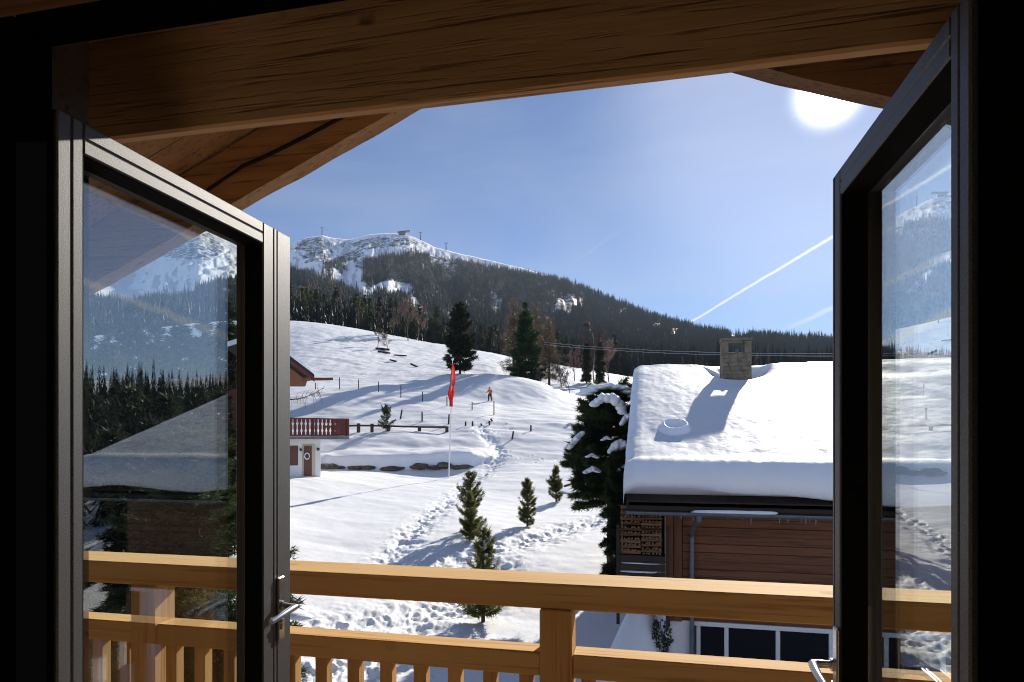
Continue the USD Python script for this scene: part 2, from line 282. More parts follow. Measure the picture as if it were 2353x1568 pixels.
def pane_mat(name):
    n = {'geo': ('geometry', {}), 'd': ('vector_math', {'math_type': 'dot_product'}), 'ab': ('math', {'math_type': 'absolute'}), 'om': ('math', {'math_type': 'subtract', 'value1': 1.0}),
         'pw': ('math', {'math_type': 'power', 'value2': 5.0}), 'f': ('math', {'math_type': 'multiply_add', 'value2': .92, 'value3': .08, 'use_clamp': True}),
         'tr': ('transparent_bsdf', {'color': (.97, .985, .98)}), 'gl': ('glossy_bsdf', {'roughness': 0.0, 'color': (1, 1, 1)}), 'm': ('mix_closure', {})}
    return mat(name, n, [('geo.incoming', 'd.vector1'), ('geo.normal', 'd.vector2'), ('d.value', 'ab.value1'), ('ab.value', 'om.value2'), ('om.value', 'pw.value1'), ('pw.value', 'f.value1'),
                         ('f.value', 'm.fac'), ('tr.BSDF', 'm.closure1'), ('gl.BSDF', 'm.closure2')], surface='m.closure')
GLASS = pane_mat('window_glass')
# ------------------------------------------------------------------ the room, the wall with the opening, the two window doors
XL, XR = -1.057, 0.420                                     # faces of the two opened leaves that look into the opening
# room and outer wall as closed boxes round the opening
struct('room_floor', box(-4, 4, -4.5, .86, -.05, 0), FLOORW)
struct('room_wall', box(-4.1, 4.1, -4.62, -4.5, -.05, 2.9), PALEW)
struct('room_wall', box(-4.12, -4.0, -4.5, .86, -.05, 2.9), PALEW)
struct('room_wall', box(4.0, 4.12, -4.5, .86, -.05, 2.9), PALEW)
struct('room_ceiling', box(-4.12, 4.12, -4.62, .86, 2.9, 3.0), PALEW)
wl = struct('outer_wall', box(-6.2, -1.155, .955, 1.112, -5.2, 3.3), FACADE)
struct('outer_wall', box(XR + .10, 5.2, .955, 1.005, -5.2, 3.3), FACADE)
struct('outer_wall', box(-1.155, XR + .10, .955, 1.112, 2.43, 3.3), FACADE)
struct('outer_wall', box(-1.155, XR + .10, .955, 1.112, -5.2, -.06), FACADE)
struct('inner_wall', box(-4.0, -1.36, .862, .953, 0, 2.9), ROOMW)
struct('inner_wall', box(XR + .30, 4.0, .862, .953, 0, 2.9), ROOMW)
hd = struct('header', box(-1.36, XR + .30, .90, .953, 2.262, 2.9), ROOMW)
for k in range(5):                                          # boards on the room side of the header
    part('board', cbox(-2.2, 1.4, .872, .898, 2.268 + k * .115, 2.268 + k * .115 + .108, .004), CEIL, hd)
fr = thing('door_frame', 'dark anthracite metal frame fixed round the open balcony doorway', 'door frame')
part('jamb', cbox(-1.36, -1.062, .875, .948, 0, 2.33, .003), FRAME_SHADE, fr)
part('jamb', cbox(XR + .006, XR + .30, .875, .948, 0, 2.33, .003), FRAME_SHADE, fr)
part('head', cbox(-1.061, XR + .005, .875, .948, 2.257, 2.33, .003), FRAME_SHADE, fr)
part('sill', cbox(-1.061, XR + .005, .875, .948, 0.0, .03, .003), FRAME_SHADE, fr)

def lever(sign, n, z, x0):
    "lever handle: plate on the stile, rose, neck, grip and lock cylinder; sign = side that the face looks to"
    plate = cbox(0, .008, -.016, .016, -.10, .085, .003)
    rose = tube([(0.006, 0, 0), (.016, 0, 0)], .0145, 16)
    neck = tube([(.012, 0, 0), (.03, 0, 0), (.047, -.003, .001), (.056, -.012, .001)], [.0095, .009, .0095, .010], 12)
    t = np.linspace(0, 1, 12)
    grip = tube(np.stack([.056 + .004 * np.sin(t * 3), -.010 - .118 * t, .002 - .010 * t ** 2], 1), .0098 - .002 * t, 12)
    cyl = cat([tube([(.004, 0, -.045), (.014, 0, -.045)], .0085, 14), box(.006, .013, -.005, .005, -.068, -.045)])
    out = []
    for m in (plate, cat([rose, neck, grip]), cyl):
        v = m[0].copy(); v[:, 0] *= sign; f = m[1] if sign > 0 else m[1][:, ::-1]
        out.append((v + [x0, n, z], f))
    return out
def leaf(label, sign, x0, n0, n1, stile, lip, hn, hz):
    "an opened door leaf: its inner face lies in x = x0 and looks to +x (sign 1) or -x (sign -1)"
    p = thing('balcony_door', label, 'door')
    def bx(d0, d1, a, b, z0, z1, c=.003):                    # d = depth behind the face
        xa, xb = sorted((x0 - sign * d0, x0 - sign * d1)); return cbox(xa, xb, a, b, z0, z1, c)
    zt, zb = 2.149, .045; s1 = n1 - lip
    prof = .024                                              # the stiles and rails have a groove beside the outer edge
    def stl(name, a, b, g):                                  # upright member with a shallow groove at g
        lo, hi = sorted((a, b))
        part(name, cat([bx(0, .05, lo, g - .0008, zb, zt), bx(0, .05, g + .0008, hi, zb, zt), bx(.05, .087, lo, hi, zb, zt), bx(.0025, .05, g - .0008, g + .0008, zb + .001, zt - .001, .0002)]), FRAME, p)
    stl('stile', n0, n0 + .0555, n0 + .03); stl('stile', s1 - stile, s1, s1 - .016)
    ra, rb = n0 + .0558, s1 - stile - .0003
    for name, z0, z1 in (('top_rail', zt - .0605, zt), ('bottom_rail', zb, zb + .085)):
        g = zt - .031 if name == 'top_rail' else zb + .05
        part(name, cat([bx(0, .05, ra, rb, z0, g - .0008), bx(0, .05, ra, rb, g + .0008, z1), bx(.05, .087, ra, rb, z0, z1), bx(.0025, .05, ra, rb, g - .0008, g + .0008, .0002)]), FRAME, p)
    if lip: part('meeting_strip', bx(.001, .083, s1 + .0035, n1, zb, zt), FRAME, p)
    za, zc = zb + .0855, zt - .061
    for d in (.057, .075):                                   # two sheets of glass
        part('pane', box(*sorted((x0 - sign * d, x0 - sign * (d + .004))), ra + .0, rb - .0, za, zc), GLASS, p)
    gk = []
    for a, b, z0, z1 in ((ra + .0004, rb - .0004, zc - .0024, zc - .0004), (ra + .0004, rb - .0004, za + .0004, za + .0024), (ra + .0004, ra + .0024, za + .0028, zc - .0028), (rb - .0024, rb - .0004, za + .0028, zc - .0028)):
        gk.append(bx(.003, .0565, a, b, z0, z1, .0005))
    part('seal', cat(gk), RUBBER, p)
    pl, gr, cy = lever(sign, hn, hz, x0)
    h = part('handle', gr, STEEL, p, smooth=40); part('plate', pl, STEEL, h); part('lock', cy, STEEL, h, smooth=40)
    return p
leaf('open glazed balcony door leaf on the left with sunlit grey frame and steel lever', 1, XL, .951, 1.722, .066, .073, 1.662, 1.05)
leaf('open glazed balcony door leaf on the right with its near face in shade', -1, XR, .953, 1.594, .058, 0, 1.548, 1.03)

# ------------------------------------------------------------------ balcony with railing
struct('balcony_floor', box(-5.0, 4.2, 1.115, 2.62, -.16, -.02), RAIL)
rl = thing('balcony_railing', 'golden larch wood balcony railing with square post and upright balusters', 'railing')
part('handrail', cbox(-4.9, 4.1, 2.31, 2.505, .905, 1.0, .004), RAIL, rl)
post_x = [-.333 + k * 1.78 for k in (-2, -1, 0, 1, 2)]
for px in post_x:
    part('post', cbox(px - .06, px + .06, 2.298, 2.42, -.3, .9045, .004), RAILZ, rl)
edges = [-4.9] + [q for px in post_x for q in (px - .0604, px + .0604)] + [4.1]
for a, b in zip(edges[::2], edges[1::2]):
    part('lower_rail', cbox(a, b, 2.31, 2.41, .655, .743, .004), RAIL, rl)
    part('bottom_rail', cbox(a, b, 2.32, 2.40, .06, .14, .004), RAIL, rl)
    n = int((b - a) / .1405); off = ((b - a) - n * .1405) / 2
    for k in range(n + 1):
        c = a + off + k * .1405
        if a + .03 < c < b - .03: part('baluster', cbox(c - .0255, c + .0255, 2.325, 2.375, .1405, .6545, .003), RAILZ, rl)

# ------------------------------------------------------------------ timber of the roof above the balcony
bm = part  # (short name)
def warped(m, amp, scale, seed, axis_free=(0, 1, 2), sub=.06):
    "old hand-hewn timber: subdivide and push the surface about a little"
    t = trimesh.Trimesh(*m, process=False); v, f = trimesh.remesh.subdivide_to_size(t.vertices, t.faces, sub); t = trimesh.Trimesh(v, f); t.merge_vertices()
    v = t.vertices.copy(); q = v * scale
    for k in axis_free: v[:, k] += amp * 2 * (meshkit.fbm(q + 13.7 * k + seed, 3, seed) - .5)
    return v, t.faces.copy()
solo('tie_beam', warped(cbox(-2.2, 1.9, 1.32, 1.352, 2.287, 2.70, .006), .0045, np.array([1.3, 5, 5]), 3), BEAMW, 'wide old brown timber beam with knots crossing above the doorway', 'beam', smooth=25)
RD, APW, APZ, SL, SR = 2.6, -.374, 3.28, .424, .373        # verge plane, ridge, pitch of the left and right side
def roof_line(w, dz=0): return APZ + dz - (SL * (APW - w) if w < APW else SR * (w - APW))
for name, w1, lab in (('rafter', -4.2, 'pale brown gable rafter with a long dark crack left of the beam'), ('rafter', 3.6, 'brown gable rafter sloping down to the right beside the sun')):
    v = []
    for n in (RD, RD + .085):
        v += [(APW, n, APZ), (w1, n, roof_line(w1)), (w1, n, roof_line(w1) + .27), (APW, n, APZ + .27)]
    h = hullmesh(v); rf = thing(name, lab, 'rafter')
    part('timber', warped(h, .012, np.array([2.2, 5, 5]), 5 if w1 < 0 else 9), RAFTW if w1 < 0 else RAFT_SHADE, rf, smooth=25)
    if w1 < 0:                                               # the crack: a dark gap that runs along the face
        ck = np.array([PN(x, y, RD) for x, y in ((478, 438), (520, 411), (548, 393), (560, 383), (600, 366), (650, 342), (700, 317), (745, 293), (800, 264), (850, 240))]); t = np.linspace(0, 1, 26)
        w, zc = np.interp(t, np.linspace(0, 1, len(ck)), ck[:, 0]), np.interp(t, np.linspace(0, 1, len(ck)), ck[:, 2])
        wd = .0055 * np.clip(.25 + 1.2 * np.sin(np.pi * np.clip(t * .7 + .1, 0, 1)), 0, 1) + .0008
        cv = np.concatenate([np.stack([w, np.full(26, RD - .0125), zc - wd], 1), np.stack([w, np.full(26, RD - .0125), zc + wd], 1), np.stack([w, np.full(26, RD + .02), zc - wd], 1), np.stack([w, np.full(26, RD + .02), zc + wd], 1)])
        k = np.arange(25); q = [np.stack([k, k + 1, 26 + k + 1, 26 + k], 1), np.stack([52 + k, 78 + k, 78 + k + 1, 52 + k + 1], 1), np.stack([k, 52 + k, 52 + k + 1, k + 1], 1), np.stack([26 + k, 26 + k + 1, 78 + k + 1, 78 + k], 1)]
        part('crack', (cv, quadtri(np.vstack(q))), plain('crack_shade', (.012, .007, .004), .9), rf)
rs = thing('balcony_roof', 'board lined underside of the gabled roof over the balcony', 'roof')
for side, w1 in ((-1, -4.4), (1, 3.8)):
    for k in range(9):                                       # soffit boards that run down the slope
        n0, n1 = 1.12 + k * .186, 1.12 + k * .186 + .182
        vv = []
        for n in (n0, n1):
            for w in (APW + side * .002, w1): vv += [(w, n, roof_line(w, .285)), (w, n, roof_line(w, .315))]
        part('soffit_board', hullmesh(vv), RAFTW if side < 0 else RAFT_SHADE, rs)
    vv = []
    for n in (1.0, 2.86):
        for w in (APW + side * .002, w1): vv += [(w, n, roof_line(w, .32)), (w, n, roof_line(w, .48))]
    part('roof_deck', hullmesh(vv), DARKW, rs)
sp = thing('spotlight', 'small black cylinder spotlight fixed to the timber beam at the top', 'spotlight')
c = PN(715, 10, 1.275); part('housing', tube([c + [0, 0, .008], c + [0, 0, .07]], .0165, 20), BLACKM, sp, smooth=40)
part('bracket', box(c[0] - .006, c[0] + .006, 1.285, 1.318, c[2] + .035, c[2] + .05), BLACKM, sp)
part('rim', tube([c + [0, 0, 0.0], c + [0, 0, .008]], .0175, 20), STEEL, sp, smooth=40)
# ------------------------------------------------------------------ the snowy ground: one sheet from the garden up to the mountain ridge
_ctl = [(1110, 1430, 18.7), (1078, 1240, 27.5), (1212, 1210, 31), (1278, 1155, 38), (1031, 1095, 48), (700, 1095, 42), (760, 1280, 25), (760, 1420, 17.8), (900, 1500, 15.6),
        (1300, 1260, 26), (1000, 1180, 33), (850, 1180, 33), (740, 1150, 36), (850, 1088, 47.5), (1150, 1130, 41), (1200, 1090, 46), (1280, 1090, 46),
        (740, 1078, 50.5), (900, 1080, 50.5), (1050, 1077, 50.5), (1150, 1050, 53), (1250, 1050, 53), (700, 1030, 56), (800, 1012, 57), (950, 1008, 57.5), (1050, 1010, 57.5), (1180, 1010, 58), (1290, 1010, 58),
        (700, 998, 61), (850, 998, 60.5), (1000, 996, 60.5), (1150, 990, 61), (1290, 975, 63),
        (680, 955, 69), (800, 955, 69), (1000, 958, 68), (1150, 950, 70), (1300, 950, 72),
        (670, 915, 78), (800, 912, 78), (900, 916, 78), (1000, 918, 79), (1125, 924, 79), (1200, 932, 79), (1290, 945, 79),
        (700, 880, 92), (900, 890, 88), (1000, 888, 92), (1080, 878, 88), (1180, 872, 90), (1250, 890, 88), (1300, 925, 85), (1230, 874, 96), (1300, 905, 96),
        (1057, 862, 101), (1180, 880, 108), (1280, 890, 110), (1400, 892, 105), (1600, 915, 100), (1900, 925, 100),
        (670, 830, 112), (850, 842, 112), (980, 848, 115), (1120, 838, 122), (1250, 862, 128), (670, 790, 132), (850, 812, 130), (1000, 830, 132), (1100, 830, 140),
        (640, 752, 152), (700, 754, 152), (760, 765, 150), (820, 782, 148), (900, 800, 146), (1000, 818, 146), (400, 760, 150), (100, 790, 150), (-300, 820, 150),
        (300, 880, 100), (0, 900, 100), (500, 900, 80), (300, 950, 70), (300, 1050, 45), (500, 1100, 38), (300, 1200, 25), (100, 1100, 35)]
_pts = np.array([P(*c) for c in _ctl])
_ex = np.array([(0, 3, -4.7), (-6, 6, -4.4), (6, 6, -4.7), (0, 11, -4.3), (5, 12, -4.4), (12, 13, -4.5), (20, 20, -3.8), (9, 30, -2.5), (4, 34, -1.8), (20, 40, -1.5), (-12, 12, -3.7), (-18, 28, -2.4), (-30, 30, -1.5),
                (30, 15, -5), (40, 40, -2), (-30, 5, -4), (0, -8, -4.8), (-20, -10, -4), (20, -10, -5), (60, 60, 0.5), (90, 90, 5), (70, 20, -4), (110, 50, 2), (60, 100, 2), (20, 60, 1.0), (40, 75, 1.5), (-60, 50, 4), (-80, 20, 2), (-100, 80, 14), (16, 150, 11), (60, 150, 5), (110, 130, 4)])
_ctlp = np.vstack([_pts, _ex])
_rbf = RBFInterpolator(_ctlp[:, :2] / 30, _ctlp[:, 2], kernel='thin_plate_spline', smoothing=.004)
def _tan(xs, ys):
    "camera azimuth and tangent of elevation of skyline points given on the plate"
    xs, ys = np.asarray(xs, float), np.asarray(ys, float); u = (xs - CX) / FPX
    return np.arctan(u), (HY - ys) / FPX / np.sqrt(1 + u * u)
_RX = [(-3600, 880), (-1500, 700), (-600, 620), (0, 570), (200, 560), (300, 612), (380, 560), (455, 520), (545, 565), (610, 580), (660, 562), (700, 548), (740, 541), (775, 549), (805, 551), (850, 539), (900, 536), (940, 541), (975, 556),
       (1000, 569), (1060, 584), (1100, 593), (1200, 616), (1260, 634), (1330, 657), (1400, 688), (1500, 728), (1600, 757), (1700, 772), (1800, 778), (1908, 786), (2060, 806), (2200, 822), (2500, 818), (2900, 812), (3250, 818), (3600, 800), (4400, 780), (6500, 760)]
_BX = [(-3600, 900), (-1500, 830), (0, 800), (300, 790), (640, 766), (760, 780), (900, 814), (1000, 836), (1150, 862), (1300, 880), (1450, 896), (1900, 905), (2600, 905), (3700, 920), (6500, 940)]
_RRX = [(-3600, 2600), (0, 2500), (700, 2200), (960, 2000), (1260, 1650), (1600, 1250), (1908, 1150), (2200, 1500), (2900, 2500), (6500, 3000)]
_az_r, _t_r = _tan(*np.array(_RX).T); _az_b, _t_b = _tan(*np.array(_BX).T); _az_R = np.arctan((np.array([a for a, b in _RRX]) - CX) / FPX); _R_R = np.array([b for a, b in _RRX], float)
RNEAR = 235.0
def far_height(az, r):
    "height of the mountain side on camera azimuth az at ground distance r"
    R = np.interp(az, _az_R, _R_R); tb, tr = np.interp(az, _az_b, _t_b), np.interp(az, _az_r, _t_r)
    s = (r - RNEAR) / (R - RNEAR); q = np.clip(s, 0, 1) ** .82
    z = CAM[2] + r * (tb + (tr - tb) * q)
    over = np.clip(r - R, 0, None); return z - over * .45
def base_height(w, n):
    w, n = np.broadcast_arrays(np.asarray(w, float), np.asarray(n, float)); shp = w.shape; w, n = w.ravel(), n.ravel()
    r = np.hypot(w, n); az = np.arctan2(w * CA + n * SA, n * CA - w * SA); z = np.empty(len(r)); k = soft(r, 158, RNEAR)
    near = r < RNEAR; z[near] = _rbf(np.stack([w[near], n[near]], 1) / 30)
    z = np.where(near, z, 0) * (1 - k) + far_height(az, np.maximum(r, 150)) * k
    return z.reshape(shp)
def hit(x, y, lo=6.0, hi=260.0):
    "the ground seen at plate point x, y"
    d = np.geomspace(lo, hi, 700); p = CAM + ray(x, y) * d[:, None]; g = base_height(p[:, 0], p[:, 1]) - p[:, 2]
    k = np.argmax(g > 0) if (g > 0).any() else len(d) - 1
    if k == 0: return p[0]
    t = g[k - 1] / (g[k - 1] - g[k]); q = p[k - 1] + (p[k] - p[k - 1]) * t; return q
def line_hit(pts): return np.array([hit(*p)[:2] for p in pts])
def along(poly, step):
    seg = np.linalg.norm(np.diff(poly, axis=0), axis=1); s = np.concatenate([[0], np.cumsum(seg)]); q = np.arange(0, s[-1], step)
    return np.stack([np.interp(q, s, poly[:, k]) for k in (0, 1)], 1)
RG = np.random.default_rng(5)
_paths = [(line_hit([(870, 1330), (935, 1240), (1010, 1170), (1080, 1110), (1135, 1065), (1150, 1040), (1120, 1010), (1100, 985)]), .55, .16),
          (line_hit([(1010, 1300), (1110, 1265), (1200, 1245), (1310, 1212), (1400, 1190)]), .8, .12),
          (line_hit([(760, 1440), (900, 1425), (1000, 1400), (1060, 1385), (1130, 1300)]), .9, .14),
          (line_hit([(720, 1560), (850, 1500), (960, 1440)]), .9, .12),
          (line_hit([(1040, 1000), (1140, 1000), (1180, 985), (1130, 960)]), 1.2, .10),
          (line_hit([(1150, 1045), (1210, 1060), (1290, 1062)]), 2.2, .16)]
_foot, _fr = [], []
for k, (pl, wd, dp) in enumerate(_paths):
    a = along(pl, .30 if k < 4 else .4); t = a + RG.normal(0, wd * .45, a.shape); _foot.append(t); _fr += [RG.uniform(.25, 1.1) for _ in t]
_foot.append(line_hit([(700, 1520), (740, 1460), (780, 1500), (830, 1470), (900, 1460), (1000, 1490), (880, 1540), (960, 1540), (1020, 1450)]).repeat(6, 0) + RG.normal(0, .6, (54, 2))); _fr += [.8] * 54
_foot = np.vstack(_foot); _fr = np.array(_fr); _ft = cKDTree(_foot)
_pathpts = np.vstack([np.hstack([along(p, .15), np.full((len(along(p, .15)), 1), w), np.full((len(along(p, .15)), 1), d)][:3]) for p, w, d in _paths[:4]]); _pt = cKDTree(_pathpts[:, :2])
_bank = line_hit([(700, 1082), (740, 1080), (900, 1081), (1000, 1079), (1082, 1077), (1120, 1064)])
def detail(w, n):
    w, n = np.asarray(w, float), np.asarray(n, float); q = np.stack([w, n, np.zeros_like(w)], -1); r = np.hypot(w, n); fade = 1 - soft(r, 130, 240)
    z = .42 * (meshkit.fbm(q * .11, 3, 1) - .5) * soft(r, 25, 70) + .30 * (meshkit.fbm(q * np.array([.33, .7, 1]), 3, 2) - .5) * (.35 + .65 * soft(r, 35, 60)) + .028 * (meshkit.fbm(q * 1.6, 3, 3) - .5)
    z += .22 * (meshkit.fbm(q * np.array([.9, .35, 1]) + 40, 3, 4) - .5) * soft(r, 85, 110)
    xy = np.stack([w.ravel(), n.ravel()], 1)
    d, i = _pt.query(xy, distance_upper_bound=4); ok = np.isfinite(d); dd = np.zeros(len(xy)); j = i[ok]
    dd[ok] = -_pathpts[j, 2] * .22 * np.exp(-(d[ok] / _pathpts[j, 2]) ** 2)
    tr = np.zeros(len(xy)); tr[ok] = np.exp(-(d[ok] / (_pathpts[j, 2] * 1.6)) ** 2)
    dd += tr * .15 * (meshkit.fbm(np.hstack([xy, np.zeros((len(xy), 1))]) * 3.4, 4, 8) - .5) * 2
    fd, fi = _ft.query(xy, distance_upper_bound=1.2); ok = np.isfinite(fd); s = .05 + .07 * _fr[fi[ok]]
    dd[ok] += _fr[fi[ok]] * (-.105 * np.exp(-(fd[ok] / s) ** 3) + .04 * np.exp(-((fd[ok] - s * 1.8) / .07) ** 2))
    z = z + dd.reshape(w.shape)
    # the overhanging snow bank behind the stones
    vx = FWD[0] * w + FWD[1] * n; xx = RIGHT[0] * w + RIGHT[1] * n; bx, bd = _bank @ RIGHT[:2], _bank @ FWD[:2]
    t = vx - np.interp(xx, bx, bd); inside = soft(xx, bx[0] - 8, bx[0] - 3) * (1 - soft(xx, bx[-1] - 1.5, bx[-1] + 1.0))
    z = z + inside * 1.0 * soft(t, .1, 1.1) * (1 - .75 * soft(t, 1.3, 5.0)) * (1 + .35 * (meshkit.fbm(q * .45, 2, 12) - .5))
    z = z + 2.0 * np.exp(-((w + .15) / .75) ** 2 - ((n - 14.4) / 1.0) ** 2)
    return z * fade
def ground(w, n): return base_height(w, n) + detail(w, n)
def gz(p): return float(ground(np.array([p[0]]), np.array([p[1]]))[0])
def on(x, y):
    "the detailed ground at plate point x, y"
    q = hit(x, y); return np.array([q[0], q[1], gz(q)])
def below(x, d):
    q = P(x, HY, d); return np.array([q[0], q[1], gz(q)])
_az = np.concatenate([np.radians(np.arange(-180, -62, 4.0)), np.radians(np.arange(-62, -31, .5)), np.radians(np.arange(-31, 30.5, .098)), np.radians(np.arange(30.5, 72, .5)), np.radians(np.arange(72, 180.1, 4.0))])
_r = np.concatenate([[.5, 2.5], np.geomspace(4.5, 13.5, 60)[:-1], np.geomspace(13.5, 62, 400)[:-1], np.geomspace(62, 235, 260)])
A, R_ = np.meshgrid(_az, _r, indexing='ij'); W, N = R_ * (np.sin(A) * CA - np.cos(A) * SA), R_ * (np.sin(A) * SA + np.cos(A) * CA)
Z = ground(W, N)
struct('snowy_ground', (np.stack([W, N, Z], -1).reshape(-1, 3), grid_faces(len(_az), len(_r))[:, ::-1]), SNOW, smooth=True)

# ------------------------------------------------------------------ the mountain
FOREST_SPUR = [(838, 600), (950, 580), (1262, 640), (1330, 640), (1500, 710), (1600, 740), (1908, 770), (2450, 780), (2450, 1000), (1000, 1000), (1000, 800), (992, 735), (984, 720), (958, 688), (950, 678), (947, 655), (918, 648), (885, 645), (850, 662), (836, 648)]
FOREST_LEFT = [(-2500, 720), (0, 650), (300, 700), (455, 665), (560, 640), (670, 622), (700, 628), (740, 640), (775, 652), (800, 670), (838, 690), (870, 672), (905, 682), (940, 692), (955, 740), (1000, 745), (1000, 1000), (-2500, 1000)]
def in_poly(x, y, poly):
    poly = np.asarray(poly, float); c = np.zeros(np.shape(x), bool); j = len(poly) - 1
    for i in range(len(poly)):
        (xi, yi), (xj, yj) = poly[i], poly[j]
        with np.errstate(divide='ignore', invalid='ignore'): c ^= ((yi > y) != (yj > y)) & (x < (xj - xi) * (y - yi) / (yj - yi) + xi)
        j = i
    return c
def plate(w, n, z):
    d = FWD[0] * w + FWD[1] * n; return CX + FPX * (RIGHT[0] * w + RIGHT[1] * n) / d, HY - FPX * (z - CAM[2]) / d
def _rug(az, r):
    q = np.stack([az * 14, r * .0016, np.zeros_like(az)], -1); ru = meshkit.fbm(q * 2.2, 5, 21) - .5; gul = np.abs(meshkit.fbm(np.stack([az * 30, r * .0006, np.zeros_like(az)], -1) * 1.5, 4, 31) - .5)
    R = np.interp(az, _az_R, _R_R); s = np.clip((r - RNEAR) / (R - RNEAR), 0, 1.2)
    return r * (.030 * ru - .014 * gul) * np.sin(np.pi * np.clip(s, 0, 1)) ** .7 + (meshkit.fbm(q * 16, 3, 41) - .5) * 12 * soft(s, .5, .9) * (1 - .75 * soft(s, .9, 1.0))
def mountain_z(az, r): return far_height(az, r) + _rug(az, r)
_maz = np.concatenate([np.radians(np.arange(-64, -31, .6)), np.radians(np.arange(-31, 30, .09)), np.radians(np.arange(30, 74, .6))])
_mr = np.concatenate([[0], np.linspace(0, 1, 190)[1:] ** 1.25, [1.06, 1.15, 1.3]])
A, Sg = np.meshgrid(_maz, _mr, indexing='ij'); Rm = 233 + Sg * (np.interp(A, _az_R, _R_R) - 233)
W, N = Rm * (np.sin(A) * CA - np.cos(A) * SA), Rm * (np.sin(A) * SA + np.cos(A) * CA); Z = mountain_z(A, np.maximum(Rm, RNEAR)) - np.where(Sg == 0, 2.0, 0)
X_, Y_ = plate(W, N, Z)
_rz = [[(672, 575), (700, 548), (735, 545), (760, 566), (742, 580), (700, 578)], [(742, 604), (800, 580), (830, 566), (838, 588), (800, 602), (750, 612)], [(800, 560), (860, 545), (945, 548), (968, 560), (900, 568), (830, 575)],
       [(355, 590), (430, 540), (480, 535), (520, 575), (480, 600)], [(690, 585), (740, 575), (760, 600), (700, 606)], [(820, 600), (836, 590), (838, 625), (815, 612)]]
rock = np.zeros(A.shape)
for pz in _rz: rock = np.maximum(rock, in_poly(X_, Y_, pz) * .56)
rock = np.maximum(rock, .30 * soft(Sg, .8, .98)); rock = np.maximum(rock, .40 * (in_poly(X_, Y_, [(1090, 585), (1260, 630), (1260, 645), (1090, 605)])))
_forest = in_poly(X_, Y_, FOREST_SPUR) | in_poly(X_, Y_, FOREST_LEFT); rock = np.maximum(rock, _forest * (Sg < 1.0) * .62)
mp = struct('mountain', (np.stack([W, N, Z], -1).reshape(-1, 3), grid_faces(len(_maz), len(_mr))[:, ::-1]), SNOW_FAR, smooth=True)
UsdGeom.PrimvarsAPI(stage.GetPrimAtPath(mp)).CreatePrimvar('rock', T.FloatArray, 'vertex').Set(Vt.FloatArray.FromNumpy(rock.ravel().astype(np.float32)))
# ------------------------------------------------------------------ trees
SPRUCE = leafy('spruce_needles', (.042, .062, .026), (.14, .16, .06), 2.0, .45); PINE = leafy('pine_needles', (.09, .10, .03), (.32, .31, .11), 2.5, .55)
ARVEN = leafy('dark_pine_needles', (.03, .036, .02), (.085, .09, .045), 1.0, .3); LARCHT = leafy('larch_twigs', (.12, .085, .05), (.27, .20, .12), 1.0, .15)
TWIG = leafy('bare_twigs', (.09, .065, .055), (.19, .14, .12), 1.0, .1); REDTW = leafy('reddish_twigs', (.19, .12, .10), (.32, .23, .20), 1.0, .2)
GREENT = leafy('green_spruce_needles', (.03, .065, .025), (.10, .16, .06), 1.0, .35); FARN = leafy('far_needles', (.008, .014, .014), (.024, .034, .03), .02, .1)
def blades(rng, p, d, length, width):
    "one thin triangle per point p, along d"
    n = len(p); d = d / (np.linalg.norm(d, axis=1, keepdims=True) + 1e-9); side = np.cross(d, rng.normal(size=(n, 3))); side /= np.linalg.norm(side, axis=1, keepdims=True) + 1e-9
    L, w = np.broadcast_to(length, n)[:, None], np.broadcast_to(width, n)[:, None]
    v = np.stack([p - side * w / 2, p + side * w / 2, p + d * L], 1).reshape(-1, 3); return v, np.arange(3 * n).reshape(-1, 3)
